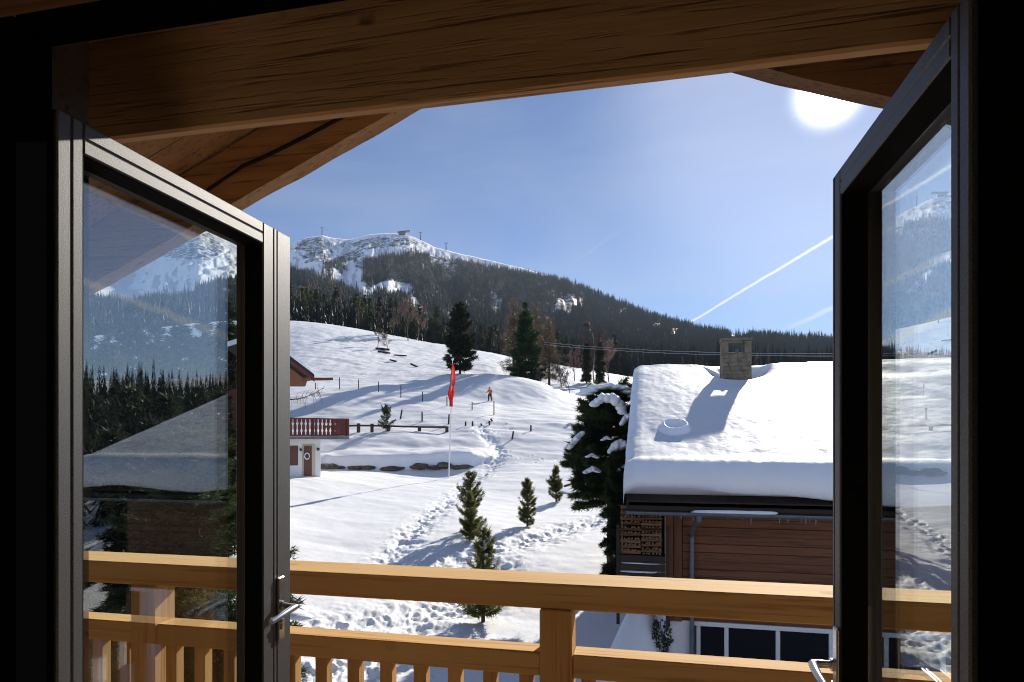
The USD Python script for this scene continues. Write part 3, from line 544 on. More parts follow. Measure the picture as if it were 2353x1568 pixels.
def conifer(seed, H, R, nb=120, per=60, blade=(.12, .02), z0=.04, power=.8, elev=(-.35, .5), curve=.25, width=.32, tuft=3, gap=.0, lean=0.0, top=.02, whorl=0.0, vary=.72):
    "foliage and wood of a conifer: limbs all round a tapered trunk, needle blades in flat sprays along them"
    g = np.random.default_rng(seed); t = np.sort(g.uniform(0, 1, nb)) ** .9; t = z0 + (1 - z0 - top) * t
    if whorl: t = np.clip(np.round(t * H / whorl) * whorl / H + g.normal(0, .018, nb) / H, z0, 1 - top)
    keep = g.uniform(size=nb) > gap; t = t[keep]; nb = len(t)
    L = R * np.maximum((1 - t) / (1 - z0), .03) ** power * g.uniform(vary, 1.14, nb) * (1 - .35 * soft(z0 + .10 - t, 0, .12)) * (1 + .18 * np.sin(t * 31 + seed))
    az = np.arange(nb) * 2.39996 + g.normal(0, .5, nb); e = elev[0] + (elev[1] - elev[0]) * t + g.normal(0, .1, nb)
    root = np.stack([lean * t * H, np.zeros(nb), t * H], 1); out = np.stack([np.cos(az), np.sin(az), np.zeros(nb)], 1); lat = np.stack([-np.sin(az), np.cos(az), np.zeros(nb)], 1)
    cnt = np.maximum((per * (L / R) ** 1.25).astype(int), 5); b = np.repeat(np.arange(nb), cnt); m = len(b)
    s = g.uniform(.08, 1.0, m) ** .75; q = g.normal(0, .5, m) * width * L[b] * np.minimum(1.15 - s, .55 + s)
    base = root[b] + out[b] * (L[b] * s)[:, None] + lat[b] * q[:, None]
    base[:, 2] += L[b] * (np.tan(e[b]) * s + curve * s * s) - .12 * np.abs(q) + g.normal(0, .025, m) * L[b] ** .5
    fo = []
    for k in range(tuft):
        d = out[b] * g.uniform(.35, 1.0, (m, 1)) + lat[b] * (np.sign(q) * g.uniform(.1, .9, m))[:, None] + g.normal(0, .45, (m, 3)); d[:, 2] += np.tan(e[b]) * .5 + g.normal(.12, .25, m)
        fo.append(blades(g, base + g.normal(0, blade[0] * .18, (m, 3)), d, blade[0] * g.uniform(.6, 1.25, m), blade[1] * g.uniform(.7, 1.3, m)))
    wd = [tube([(0, 0, -.3), (lean * H * .3, 0, H * .3), (lean * H * .7, 0, H * .7), (lean * H, 0, H)], [.022 * H ** .9 + .01, .017 * H ** .9 + .008, .009 * H ** .9 + .004, .004], 8)]
    for k in range(nb):
        if L[k] < .12: continue
        ss = np.array([0, .45, .92]); pp = root[k] + out[k] * (L[k] * ss)[:, None]; pp[:, 2] += L[k] * (np.tan(e[k]) * ss + curve * ss * ss); wd.append(tube(pp, [.008 + .012 * L[k], .006 + .006 * L[k], .003], 3, False))
    return cat(fo), cat(wd)
def bare_tree(seed, H, spread, levels=4, kids=5, r0=.10, up=.5):
    g = np.random.default_rng(seed); ms, tips = [], []
    def grow(p, d, L, r, lv):
        n = 5; pts = [p]; dd = d.copy()
        for k in range(n - 1):
            dd = unit(dd + g.normal(0, .13, 3) + np.array([0, 0, up * .12])); pts.append(pts[-1] + dd * L / (n - 1))
        ms.append(tube(pts, np.linspace(r, r * .45, n), 6 if lv == 0 else 3, False))
        if lv >= levels: return
        kk = kids + (5 if lv == 0 else 0)
        for k in range(kk):
            f = g.uniform(.25 if lv == 0 else .2, 1.0); i = min(int(f * (n - 1)), n - 2); q = pts[i] + (pts[i + 1] - pts[i]) * (f * (n - 1) - i)
            a = g.uniform(0, 2 * np.pi); s = np.cross(dd, [math.cos(a), math.sin(a), .3]); nd = unit(unit(pts[-1] - pts[0]) * (.75 + up * .4) + unit(s) * spread)
            grow(q, nd, L * g.uniform(.32, .55) * (1.15 - .45 * f), r * .42, lv + 1)
    grow(np.array([0, 0, -.2]), np.array([0, 0, 1.0]), H, r0, 0)
    return ms
def tree(name, label, ctg, loc, fol, wd, fm, wm=BARK, rz=0, sc=1.0, group=None):
    p = thing(name, label, ctg, loc, rz, sc, group); part('trunk', wd, wm, p); part('crown', fol, fm, p); return p
# five young pines in the garden snow
def pine(seed, H, R): return conifer(seed, H, R, nb=int(62 + 12 * H), per=46, blade=(.15, .026), z0=.02, power=.62, elev=(.1, .9), curve=.4, width=.20, tuft=5, gap=.12, whorl=.20, vary=.55)
q = on(1110, 1428); f_, w_ = pine(11, 2.75, .72)
pn = tree('young_pine', 'young pine half hidden behind the handrail, the nearest of the garden pines', 'pine tree', q, f_, w_, PINE)
q = on(1079, 1241); f_, w_ = pine(12, 2.05, .42); tree('young_pine', 'slim young pine in front of the taller twin pine left of the path', 'pine tree', q, f_, w_, PINE)
q = below(1081, q @ FWD + 1.6); f_, w_ = pine(13, 2.75, .74); tree('young_pine', 'tall young pine just behind a shorter one, left of the snow path', 'pine tree', q, f_, w_, PINE)
q = on(1212, 1209); f_, w_ = pine(14, 2.3, .52); tree('young_pine', 'browning narrow young pine standing alone right of the twin pines', 'pine tree', q, f_, w_, PINE)
q = on(1278, 1154); f_, w_ = pine(15, 2.1, .55); tree('young_pine', 'small dark young pine beside the broken rail under the big spruce', 'pine tree', q, f_, w_, PINE)
q = below(887, 60.2); f_, w_ = pine(16, 2.35, .85); tree('young_pine', 'small bushy pine growing through the wooden rail fence', 'pine tree', q, f_, w_, SPRUCE)
# big conifers on the slope
q = below(1057, 101); f_, w_ = conifer(21, 11.2, 2.9, nb=210, per=95, blade=(.5, .13), z0=.05, power=.55, elev=(.0, .6), curve=.2, width=.4, tuft=3, gap=.1)
tree('stone_pine', 'tall dark stone pine standing alone on the snowy slope behind the flag', 'pine tree', q, f_, w_, ARVEN)
q = below(1207, 104); f_, w_ = conifer(22, 13.6, 3.3, nb=210, per=90, blade=(.5, .12), z0=.03, power=.85, elev=(-.3, .4), curve=.15, width=.4)
tree('green_spruce', 'green spruce in the middle of the brown larches beside the ski slope', 'spruce', q, f_, w_, GREENT)
for (x, top, d, R, sd, lab) in ((1180, 686, 110, 3.0, 31, 'tall bare brown larch just left of the green spruce'), (1232, 702, 116, 2.6, 32, 'bare brown larch behind the right side of the green spruce'), (1262, 728, 107, 2.4, 33, 'bare larch with a pale trunk, right of the green spruce')):
    q = below(x, d); H = P(x, top, d)[2] - q[2]; f_, w_ = conifer(sd, H, R, nb=150, per=60, blade=(.75, .045), z0=.12, power=.8, elev=(-.25, .55), curve=.2, width=.5, tuft=2)
    tree('bare_larch', lab, 'larch', q, f_, w_, LARCHT)
for x, top, d, sd, lab in ((1348, 788, 118, 41, 'thin dark spruce, left one of two beside a bare birch'), (1379, 783, 116, 42, 'thin dark spruce right of the bare birch, nearest the snowy roof')):
    q = below(x, d); H = P(x, top, d)[2] - q[2]; f_, w_ = conifer(sd, H, .95, nb=120, per=34, blade=(.45, .1), z0=.04, power=.45, elev=(-.5, .1), curve=.0, width=.5)
    tree('thin_spruce', lab, 'spruce', q, f_, w_, ARVEN)
for x, top, d, sd, sp, lab, m_ in ((1365, 762, 122, 51, .5, 'bare pale birch between the two thin dark spruces', BIRCH), (1400, 800, 120, 52, .6, 'bare brown bushy tree beside the snowy roof edge', REDTW), (1320, 812, 121, 53, .6, 'reddish bare tree left of the thin dark spruces', REDTW),
                                   (938, 700, 165, 54, .45, 'tall bare reddish birch above the crest of the snow slope', REDTW), (905, 722, 168, 55, .5, 'bare brown tree left of the tall reddish birch on the crest', TWIG), (962, 715, 170, 56, .5, 'bare brown tree right of the tall reddish birch on the crest', REDTW),
                                   (868, 762, 142, 57, .8, 'small leaning bare tree above the dark timber on the slope', TWIG), (892, 772, 139, 58, .8, 'small crooked bare tree beside the dark timber on the slope', TWIG), (1290, 836, 104, 59, .7, 'bare scrub tree at the foot of the larches', TWIG), (1240, 852, 101, 60, .8, 'low bare scrub under the pale trunked larch', TWIG), (1310, 858, 96, 62, .9, 'low bare scrub tree left of the big snowy spruce', TWIG)):
    q = below(x, d); H = P(x, top, d)[2] - q[2]; ms = bare_tree(sd, max(H, 2.0), sp, levels=3, kids=6, r0=.012 * H + .03)
    p = thing('bare_tree', lab, 'tree', q); part('trunk', ms[0], BIRCH if m_ is BIRCH else BARK, p); part('crown', cat(ms[1:] + [blades(np.random.default_rng(sd), np.repeat(mm[0][-3:], 3, 0), np.random.default_rng(sd + 1).normal(0, 1, (9, 3)) + [0, 0, .6], .02 + .045 * max(H, 2.0), .005 + .0045 * max(H, 2.0)) for mm in ms[1:]]), TWIG if m_ is BIRCH else m_, p)
# big snow laden spruces beside the chalet, one near the balcony
def cap(v, f, p): part('snow_load', (v, f), SNOW, p, smooth=True)
q = below(1402, 22.6); H = P(1402, 884, 22.6)[2] - q[2]
f_, w_ = conifer(71, H, 1.68, nb=240, per=250, blade=(.19, .03), whorl=.34, vary=.6, z0=.40, power=.33, elev=(-.45, .35), curve=.12, width=.42, tuft=4, gap=.06, top=.05)
p = tree('snowy_spruce', 'broad dark spruce with pillows of snow on its boughs beside the chalet roof', 'spruce', q, f_, w_, SPRUCE)
def snow_bough(poly, d, thick, deep, seed):
    "snow lying along a bough: overlapping soft lumps that follow a line on the plate"
    gg = np.random.default_rng(seed); pl = np.array(poly, float); t = np.linspace(0, 1, 9); xs = np.interp(t, np.linspace(0, 1, len(pl)), pl[:, 0]); ys = np.interp(t, np.linspace(0, 1, len(pl)), pl[:, 1]); ms = []
    for i in range(9):
        k = .55 + .45 * math.sin(math.pi * (i + .6) / 9.2); c = P(xs[i], ys[i], d + gg.normal(0, .05)); r = (pl[:, 0].max() - pl[:, 0].min()) / FPX * d / 7 + .03
        ms.append(m3.Manifold(m3.Mesh(np.asarray((L := lump(c, (r * gg.uniform(.9, 1.2), deep * k, thick * k * gg.uniform(.85, 1.15)), seed * 11 + i, .22, 3, .7))[0], np.float32), np.asarray(L[1], np.uint32))))
    u = ms[0]
    for m_ in ms[1:]: u = u + m_
    mm = u.to_mesh(); tm = trimesh.Trimesh(mm.vert_properties[:, :3], mm.tri_verts, process=True); trimesh.smoothing.filter_taubin(tm, iterations=6); return np.array(tm.vertices), np.array(tm.faces)
for k, (poly, dd, th_, dp_) in enumerate((([(1342, 906), (1365, 893), (1400, 888), (1430, 893), (1456, 912)], 26.9, .17, .5), ([(1366, 930), (1385, 916), (1408, 918), (1424, 930), (1430, 948)], 25.6, .24, .4), ([(1308, 1030), (1322, 1012), (1338, 996)], 25.9, .15, .3), ([(1404, 1038), (1420, 1024), (1452, 1024)], 25.6, .27, .4),
                                          ([(1428, 975), (1438, 962), (1450, 955)], 25.6, .16, .3), ([(1345, 1086), (1362, 1078), (1376, 1084)], 25.7, .11, .25), ([(1296, 984), (1304, 978), (1312, 976)], 26.2, .08, .2), ([(1384, 1012), (1394, 1006), (1402, 1010)], 25.5, .07, .2), ([(1350, 1050), (1360, 1046), (1372, 1052)], 25.6, .07, .2), ([(1418, 1086), (1428, 1076), (1436, 1070)], 25.4, .12, .2))):
    v, f = snow_bough(poly, dd - 4.75, th_ * .82, dp_ * .8, 70 + k); cap(v - q, f, p)
q = below(1418, 20.6); H = P(1418, 1035, 20.6)[2] - q[2]; f_, w_ = conifer(72, H, .5, nb=120, per=120, blade=(.16, .03), z0=.03, power=.25, elev=(-.6, .1), curve=.05, width=.45, tuft=4)
tree('dark_spruce', 'narrow dark spruce between the snowy spruce and the firewood', 'spruce', q, f_, w_, SPRUCE)
q = below(452, 10.4); f_, w_ = conifer(73, P(452, 985, 10.4)[2] - q[2], 2.15, nb=250, per=300, blade=(.13, .022), z0=.05, power=.62, elev=(-.42, .4), curve=.10, width=.40, tuft=4, gap=.05)
p = tree('near_spruce', 'big spruce close to the balcony seen behind the left door leaf', 'spruce', q, f_, w_, SPRUCE)
for k, (x, y, d, r) in enumerate([(690, 1418, 10.2, .2)]):
    c = P(x, y, d); v, f = lump(c, (r, r * .8, r * .35), 90 + k, .35, 3, .5); cap(v - q, f, p)
# a grove of dark spruces left of the white house, seen through the left door leaf
g = np.random.default_rng(88); gp = None
for i, (x, top, d, sc) in enumerate(((180, 700, 62, 1.0), (250, 740, 56, 1), (305, 690, 64, 1), (360, 735, 55, 1), (415, 700, 66, 1), (470, 725, 58, 1), (525, 690, 62, 1), (575, 730, 66, 1), (210, 860, 44, 1), (330, 850, 42, 1), (440, 840, 45, 1), (540, 850, 46, 1), (385, 940, 30, 1), (270, 930, 31, 1), (215, 930, 16, 1), (300, 885, 17, 1), (385, 905, 18, 1), (455, 880, 21, 1), (505, 900, 24, 1), (350, 960, 14, 1), (255, 985, 13, 1))):
    q = below(x, d); Hh = P(x, top, d)[2] - q[2]; lab = ('tall dark spruce of the grove left of the white house, behind the door glass' if i < 8 else 'lower dark spruce in front of the grove, behind the left door glass'); gr = 'spruces of the grove behind the door glass' if i < 8 else 'lower spruces in front of the grove'
    if i == 0: f_, w_ = conifer(88, 16.0, 3.6, nb=170, per=70, blade=(.7, .16), z0=.03, power=.7, elev=(-.4, .3), curve=.12, width=.45, tuft=3); gp = tree('grove_spruce', lab, 'spruce', q, f_, w_, ARVEN, sc=Hh / 16, group=gr)
    else: dup(gp, lab, q, g.uniform(0, 360), Hh / 16, gr)
for i, (w, n, hh) in enumerate(((13.6, 13.0, 4.6), (15.5, 15.5, 4.9), (14.2, 17.5, 5.0), (17.5, 14.0, 4.6), (18.5, 18.5, 5.2), (13.4, 10.6, 4.2), (16.6, 11.4, 4.4), (20.5, 15.0, 4.8))):
    dup(gp, 'dark spruce beyond the far gable of the chalet, mirrored in the left door glass', (w, n, gz((w, n))), g.uniform(0, 360), hh / 16, 'spruces beyond the far gable of the chalet')
# forest edge behind the crest: trees one can tell apart, three kinds copied in a loop
protos = []
for k, (H, R, fm, ps, lab) in enumerate([(18, 3.6, SPRUCE, .8, 'dark green spruce at the forest edge behind the snow crest'), (16, 3.1, LARCHT, .8, 'bare brown larch at the forest edge behind the snow crest'), (20, 3.0, ARVEN, .7, 'tall blackish spruce at the forest edge behind the snow crest')]):
    protos.append((conifer(100 + k, H, R, nb=110, per=30, blade=((.9, .055) if k == 1 else (.95, .24)), z0=.06, power=ps, elev=(-.35, .3), curve=.1, width=.5, tuft=3), fm, lab, k))
g = np.random.default_rng(77); first = {}; nfe = 0
for i in range(165):
    x = g.uniform(664, 1010) if i < 120 else g.uniform(1010, 1460); d = g.uniform(245, 345) if i < 120 else g.uniform(242, 300)
    az = math.atan((x - CX) / FPX); r = d / math.cos(az); z = float(mountain_z(np.array([az]), np.array([r]))[0]); wv = FWD * d + RIGHT * d * math.tan(az); loc = (wv[0], wv[1], z - .4)
    k = int(g.choice([0, 1, 2], p=[.4, .33, .27])); sc = g.uniform(.65, 1.15); gr = ('spruces', 'bare larches', 'dark spruces')[k] + ' at the forest edge'
    (f_, w_), fm, lab, _ = protos[k]
    if k not in first: first[k] = tree(('forest_spruce', 'forest_larch', 'forest_dark_spruce')[k], lab, ('spruce', 'larch', 'spruce')[k], loc, f_, w_, fm, rz=g.uniform(0, 360), sc=sc, group=gr)
    else: dup(first[k], lab, loc, g.uniform(0, 360), sc, gr)
# the far forest on the mountain side: one mass, clumps of trees scattered by a point instancer
_sp, _lb = FOREST_SPUR, FOREST_LEFT
_mid = [(740, 605), (790, 600), (795, 622), (770, 640), (740, 640)]; _snowp = [(295, 620), (450, 650), (455, 690), (370, 690), (295, 700)]
g = np.random.default_rng(9); nn = 110000
az = np.arctan(g.uniform(-2.0, 2.2, nn) * 1.0); az = np.where(g.uniform(size=nn) < .8, np.arctan(g.uniform(-.92, .56, nn)), az)
R = np.interp(az, _az_R, _R_R); r = RNEAR + 12 + (R * 1.03 - RNEAR) * g.uniform(0, 1, nn) ** 1.25; z = mountain_z(az, r); d = r * np.cos(az)
px, py = CX + FPX * np.tan(az), HY - FPX * (z - CAM[2]) / d
ok = (in_poly(px, py, _sp) | in_poly(px, py, _lb)) & ~in_poly(px, py, _snowp)
ok |= (in_poly(px, py, _mid) & (g.uniform(size=nn) < .3)) | ((py > 560) & (px > 600) & (px < 1262) & (g.uniform(size=nn) < .015)); ok &= (px < 1262) | (py > np.interp(px, [a for a, b in _RX], [b for a, b in _RX]) - 6)
ok &= ~((px > 838) & (px < 1262) & (py < np.interp(px, [838, 950, 1262], [600, 580, 640])) & (g.uniform(size=nn) < .97))
# thin out evenly: keep one clump per cell of about nine metres seen from here
ok &= meshkit.fbm(np.stack([az * 40, r * .006, 0 * az], -1), 3, 55) + g.uniform(-.06, .06, nn) > .36
key = np.round(az * r / 5).astype(int) * 100003 + np.round(r / 8.5).astype(int); _, ui = np.unique(key[ok], return_index=True); idx = np.flatnonzero(ok)[ui]
fi = path_for('forest'); inst = UsdGeom.PointInstancer.Define(stage, fi); setdata(inst.GetPrim(), kind='stuff')
def far_conifer(seed, H, R, larch):
    gg = np.random.default_rng(seed); out = []
    for k in range(9):
        t0 = k / 9; zb, rt = H * (.06 + .94 * t0), R * (1 - t0) ** .8 * gg.uniform(.8, 1.15); n = 6; a = np.arange(n) * 2 * np.pi / n + gg.uniform(0, 6)
        rr = rt * gg.uniform(.7, 1.2, n); base = np.stack([np.cos(a) * rr, np.sin(a) * rr, zb - H * .05 * gg.uniform(.2, 1.3, n)], 1); tip = np.array([[0, 0, zb + H * .15]])
        v = np.vstack([base, tip, [[0, 0, zb]]]); j = np.arange(n)
        keep = gg.uniform(size=n) > (.45 if larch else .1)
        a2 = a + .38; b2 = np.stack([np.cos(a2) * rr * .75, np.sin(a2) * rr * .75, base[:, 2] + .1], 1); v = np.vstack([v, b2])
        out.append((v, np.stack([j, n + 2 + j, np.full(n, n)], 1)[keep]))
    out.append(tube([(0, 0, -1), (0, 0, H * .7)], [R * .08, R * .03], 3, False)); return cat(out)
pp = []
for k in range(5):
    gg = np.random.default_rng(300 + k); ms = []
    for j in range(3): ms.append(move(far_conifer(310 + k * 10 + j, gg.uniform(10, 17), gg.uniform(1.9, 2.9), k >= 3), (gg.uniform(-4, 4), gg.uniform(-4, 4), gg.uniform(-1.5, 0))))
    m_ = usdkit.mesh(stage, fi + '/conifer_clump' + ('' if k == 0 else f'_{k:03d}'), cat(ms), FARN if k < 3 else TWIG); pp.append(m_.GetPath())
# the lower wood to the right of the chalet, seen mirrored in the left door leaf
na = 420; az2 = np.radians(g.uniform(43, 66, na)); r2 = 38 + 170 * g.uniform(0, 1, na) ** 1.3; w2, n2 = r2 * (np.sin(az2) * CA - np.cos(az2) * SA), r2 * (np.sin(az2) * SA + np.cos(az2) * CA); z2 = ground(w2, n2)
inst.CreatePrototypesRel().SetTargets(pp); n = len(idx) + na
inst.CreateProtoIndicesAttr(Vt.IntArray.FromNumpy(g.choice(5, n, p=[.31, .31, .30, .04, .04]).astype(np.int32)))
W, N = r[idx] * (np.sin(az[idx]) * CA - np.cos(az[idx]) * SA), r[idx] * (np.sin(az[idx]) * SA + np.cos(az[idx]) * CA)
inst.CreatePositionsAttr(Vt.Vec3fArray.FromNumpy(np.concatenate([np.stack([W, N, z[idx] - .5], 1), np.stack([w2, n2, z2 - .3], 1)]).astype(np.float32)))
th = g.uniform(0, np.pi, n); inst.CreateOrientationsAttr(Vt.QuathArray([Gf.Quath(float(math.cos(a)), 0, 0, float(math.sin(a))) for a in th]))
sc = g.uniform(.7, 1.2, n); sc[-na:] *= .30 + .35 * soft(r2, 40, 160); inst.CreateScalesAttr(Vt.Vec3fArray.FromNumpy(np.stack([sc, sc, sc * g.uniform(.9, 1.2, n)], 1).astype(np.float32)))
print('forest clumps', n)
# ------------------------------------------------------------------ the brown chalet across the garden
CW0, CW1, CN0, CNR, CNB = -.38, 11.6, 13.0, 21.6, 29.0      # roof: left and right verge, eave, ridge, back eave
RM = .36
def croof(n): return .22 + RM * (n - CN0) if n <= CNR else .22 + RM * (CNR - CN0) - .12 * (n - CNR)  # unseen back slope made shallow so the ground shadow reaches farther left
ch = thing('chalet', 'brown timber chalet with a thick blanket of snow on its roof and a stone chimney', 'house')
part('roof', hullmesh([(w, n, croof(n) + dz) for w in (CW0, CW1) for n in (CN0, CNR) for dz in (-.20, 0)]), DARKW, ch)
part('roof_back', hullmesh([(w, n, croof(n) + dz) for w in (CW0, CW1) for n in (CNR + .004, CNB) for dz in (-.20, 0)]), DARKW, ch)
for k in range(3):                                           # stepped dark boards along the eave
    part('eave_board', cbox(CW0 - .02, CW1, CN0 - .06 - .03 * k + .06, CN0 + .25, .205 - .085 * (k + 1) + .001, .205 - .085 * k - .006, .006), DARKW, ch)
part('verge_board', hullmesh([(w, n, croof(n) + dz) for w in (CW0 - .05, CW0 - .004) for n in (CN0, CNR) for dz in (-.30, .02)]), DARKW, ch)
gt = []                                                      # half round gutter
t = np.linspace(np.pi, 2 * np.pi, 9); ring = np.stack([np.cos(t), np.sin(t)], 1)
for w in (CW0 - .06, CW1): gt.append(np.vstack([np.stack([np.full(9, w), CN0 - .10 + .075 * ring[:, 0], .02 + .075 * ring[:, 1]], 1), np.stack([np.full(9, w), CN0 - .10 + .066 * ring[::-1, 0], .022 + .066 * ring[::-1, 1]], 1)]))
k = np.arange(18); gq = np.stack([k, (k + 1) % 18, 18 + (k + 1) % 18, 18 + k], 1)
part('gutter', (np.vstack(gt), np.vstack([quadtri(gq), [[i, j, 17 - i] for i, j in zip(range(8), range(1, 9))], [[18 + i, 18 + 17 - i, 18 + j] for i, j in zip(range(8), range(1, 9))]])), ZINC, ch)
gl = [lump((w, CN0 - .10, .03), (l, .06, .055), 210 + i, .3, 3, .4) for i, (w, l) in enumerate([(1.55, .8), (2.1, .35), (6.8, .5)])]
part('gutter_snow', cat(gl), SNOW, ch, smooth=True)
gi = np.random.default_rng(61)
for x in list(gi.uniform(CW0 + .1, 4.5, 16)):
    l = gi.uniform(.05, .16); part('icicle', tube([(x, CN0 - .105, -.05), (x + gi.normal(0, .003), CN0 - .105, -.05 - l * .6), (x, CN0 - .105, -.05 - l)], [.013, .008, .002], 5), ICE, ch)
WN, WL = 13.9, .37                                           # front wall
for k in range(13):                                          # horizontal boards of the front wall
    z1 = -.05 - k * .178; part('plank', cbox(WL + .34, 11.0, WN + .012 * math.sin(k * 2.3), WN + .06, z1 - .172, z1 + .002 * (k % 2), .006), PLANKW, ch)
part('wall', box(WL + .02, 11.0, WN + .062, 28.5, -2.4, croof(WN) - .02), POSTW, ch)
part('gable_wall', hullmesh([(w, n, z) for w in (WL, WL + .018) for n, z in ((WN + .07, -2.4), (WN + .07, croof(WN) - .22), (CNR, croof(CNR) - .22), (28.5, croof(28.5) - .22), (28.5, -2.4))]), POSTW, ch)
for a, b in ((WL, WL + .15), (WL + .16, WL + .33)):
    part('corner_post', cbox(a, b, WN - .05, WN + .06, -2.42, .12, .01), POSTW, ch)
for k in range(12):
    w = 2.55 + k * .85 - 1.25; part('rafter_end', cbox(w, w + .13, CN0 + .30, WN - .002, -.10, .04, .008), DARKW, ch)
dp = [(w, n, z) for w, n, z in ((.98, CN0 - .09, -.03), (.98, CN0 - .06, -.13), (.92, WN - .35, -.36), (.90, WN - .12, -.52), (.90, WN - .09, -.62), (.90, WN - .09, -2.4), (.90, WN - .09, -4.4))]
part('downpipe', tube(dp, .048, 12), ZINC, ch, smooth=40)
part('pipe_collar', cat([tube([(.90, WN - .09, z), (.90, WN - .09, z + .05)], .06, 12) for z in (-.70, -2.3)] + [tube([(.98, CN0 - .09, .0), (.98, CN0 - .09, -.12)], [.075, .05], 12)]), ZINC, ch, smooth=40)
part('basement_wall', box(WL + .06, .86, WN + .01, 28.5, -5.2, -2.404), PLASTER, ch)
part('basement_wall', box(.862, 10.9, WN + .30, 28.5, -5.2, -2.404), PLASTER, ch); part('side_boards', box(10.905, 11.02, WN + .0, 28.5, -5.2, -2.41), POSTW, ch); part('gable_wall', box(11.004, 11.03, WN + .07, 28.5, -2.4, .2), POSTW, ch)
part('window_head', cbox(.87, 11.0, WN + .0, WN + .28, -2.50, -2.405, .005), WHITEP, ch)
for k in range(8):
    w = 1.00 + k * 1.02 + (0 if k == 0 else -.45)
    wf = part('mullion', cbox(w, w + .085, WN + .05, WN + .12, -4.7, -2.503, .006), WHITEP, ch)
    if k < 7:
        w2 = 1.00 + (k + 1) * 1.02 - .45; part('pane', box(w + .09, w2 - .005, WN + .08, WN + .09, -4.7, -2.51), DARKG, ch)
        if k in (1, 2): part('curtain', (lambda g_: (np.stack([np.tile(w + .15 + g_ * .32, (2, 1)).T.ravel(), np.tile(WN + .14 + .02 * np.sin(g_ * 26), (2, 1)).T.ravel(), np.tile([-4.7, -2.6], len(g_))], 1), grid_faces(len(g_), 2)))(np.linspace(0, 1, 30)), plain('red_curtain_%d' % k, (.10, .02, .02), .8), ch)
part('shutter', cbox(.866, .96, WN - .02, WN + .03, -4.6, -2.51, .006), DARKW, ch)
# chimney with its open lantern top
cw, cn = 2.72, 21.15; cz0, cz1 = 2.8, 4.61; hw = .445
part('chimney', cbox(cw - hw, cw + hw, cn - .30, cn + .30, cz0, 4.118, .02), MASON, ch)
gq_ = np.random.default_rng(4); br = []
for row in range(6):                                         # courses of proud rough stones on the shaft
    x = cw - hw + .01
    while x < cw + hw - .08:
        l = min(gq_.uniform(.16, .34), cw + hw - .01 - x); part('stone', cbox(x, x + l - .018, cn - .30 - gq_.uniform(.012, .03), cn - .30 + .05, 3.335 + row * .128, 3.335 + row * .128 + .112, .012), MASON, ch); x += l
for dx in (-1, 1):
    for dy in (-1, 1): part('chimney_pillar', cbox(cw + dx * (hw - .10) - .10, cw + dx * (hw - .10) + .10, cn + dy * .17 - .09, cn + dy * .17 + .09, 4.121, 4.527, .015), MASON, ch)
part('chimney_cap', cbox(cw - hw - .02, cw + hw + .02, cn - .32, cn + .32, 4.53, 4.61, .015), MASON, ch)
part('flue', tube([(cw + .05, cn, 4.11), (cw + .05, cn, 4.27)], .055, 14), ZINC, ch, smooth=40)
# the snow blanket: profile swept along the eave, with the hollow at the chimney, a vent hole and a sagging lip
nw = 150; ws = np.concatenate([np.linspace(CW0 - .10, CW0 + .12, 8)[:-1], np.linspace(CW0 + .12, 2.0, 80)[:-1], np.linspace(2.0, 6.5, 90)[:-1], np.linspace(6.5, CW1 + .1, 45)])
th = np.linspace(-.62, math.pi / 2, 26); sl = np.concatenate([np.concatenate([np.linspace(.012, .58, 260)[:-1], np.linspace(.58, 1, 40)])])
def snow_top(w, n):
    edge = np.minimum(w - CW0 + .1, CW1 + .1 - w)
    t = .70 - .12 * np.exp(-((n - CNR) / .8) ** 2) - .05 * (1 - soft(edge, 0, .35)) + .016 * (meshkit.fbm(np.stack([w * 6, n * 4, 0 * w], -1), 2, 66) - .5) + .10 * (meshkit.fbm(np.stack([w * .5, n * .35, 0 * w], -1) + 3, 3, 61) - .5) + .03 * (meshkit.fbm(np.stack([w * 2.4, n * 1.3, 0 * w], -1), 3, 62) - .5) - .035 * (w - 3) * np.exp(-((n - CNR) / 4) ** 2) * 0
    z = np.where(n <= CNR, .22 + RM * (n - CN0), .22 + RM * (CNR - CN0) - .12 * (n - CNR)) + t
    z = z - .52 * np.exp(-(((w - cw) / .85) ** 2 + ((n - cn) / .8) ** 2) ** 1.5) - .22 * np.exp(-(((w - cw + .2) / 1.5) ** 2 + ((n - cn + 1.2) / 1.3) ** 2)) - .16 * np.exp(-((w - 6.6) / 1.8) ** 2 - ((n - CNR + 1.4) / .8) ** 2)
    rr = np.hypot((w - .62) / .31, (n - 15.3) / .33)
    z = z + .11 * np.exp(-((rr - .85) / .24) ** 2) - .05 * (1 - soft(rr, .4, .7)) - .05 * np.exp(-(((w - .62) / .8) ** 2 + ((n - 14.7) / .8) ** 2))
    return z
prof_n, prof_z = [], []
cols = []
for w in ws:
    sag = .16 * soft(w, .6, 3.2) + .05 * np.sin(w * 1.7) * soft(w, 1, 2); r1, r2 = .52 + .10 * sag, .44 + sag * .5
    n_s = CN0 + .50; top = float(snow_top(np.array([w]), np.array([n_s]))[0]); zc = top - r2 - .02
    ln = n_s - (r1 + .14 + .12 * soft(w, 1, 5)) * np.cos(th) * (1 + .06 * np.sin(w * .9)); lz = zc + (r2 + .02) * np.sin(th); lz = np.where(th < 0, zc + np.sin(th) * (.26 + sag * 1.4), lz)
    nn_ = n_s + (CNB - n_s) * sl ** 1.0 * 1.0; tz = snow_top(np.full(len(nn_), w), nn_)
    cols.append(np.stack([np.full(len(th) + len(nn_) + 2, w), np.concatenate([[CN0 + .3], ln, nn_, [CNB + .05]]), np.concatenate([[.225 + RM * .3], lz, tz, [croof(CNB) + .004]])], 1))
cols = np.array(cols); npf = cols.shape[1]
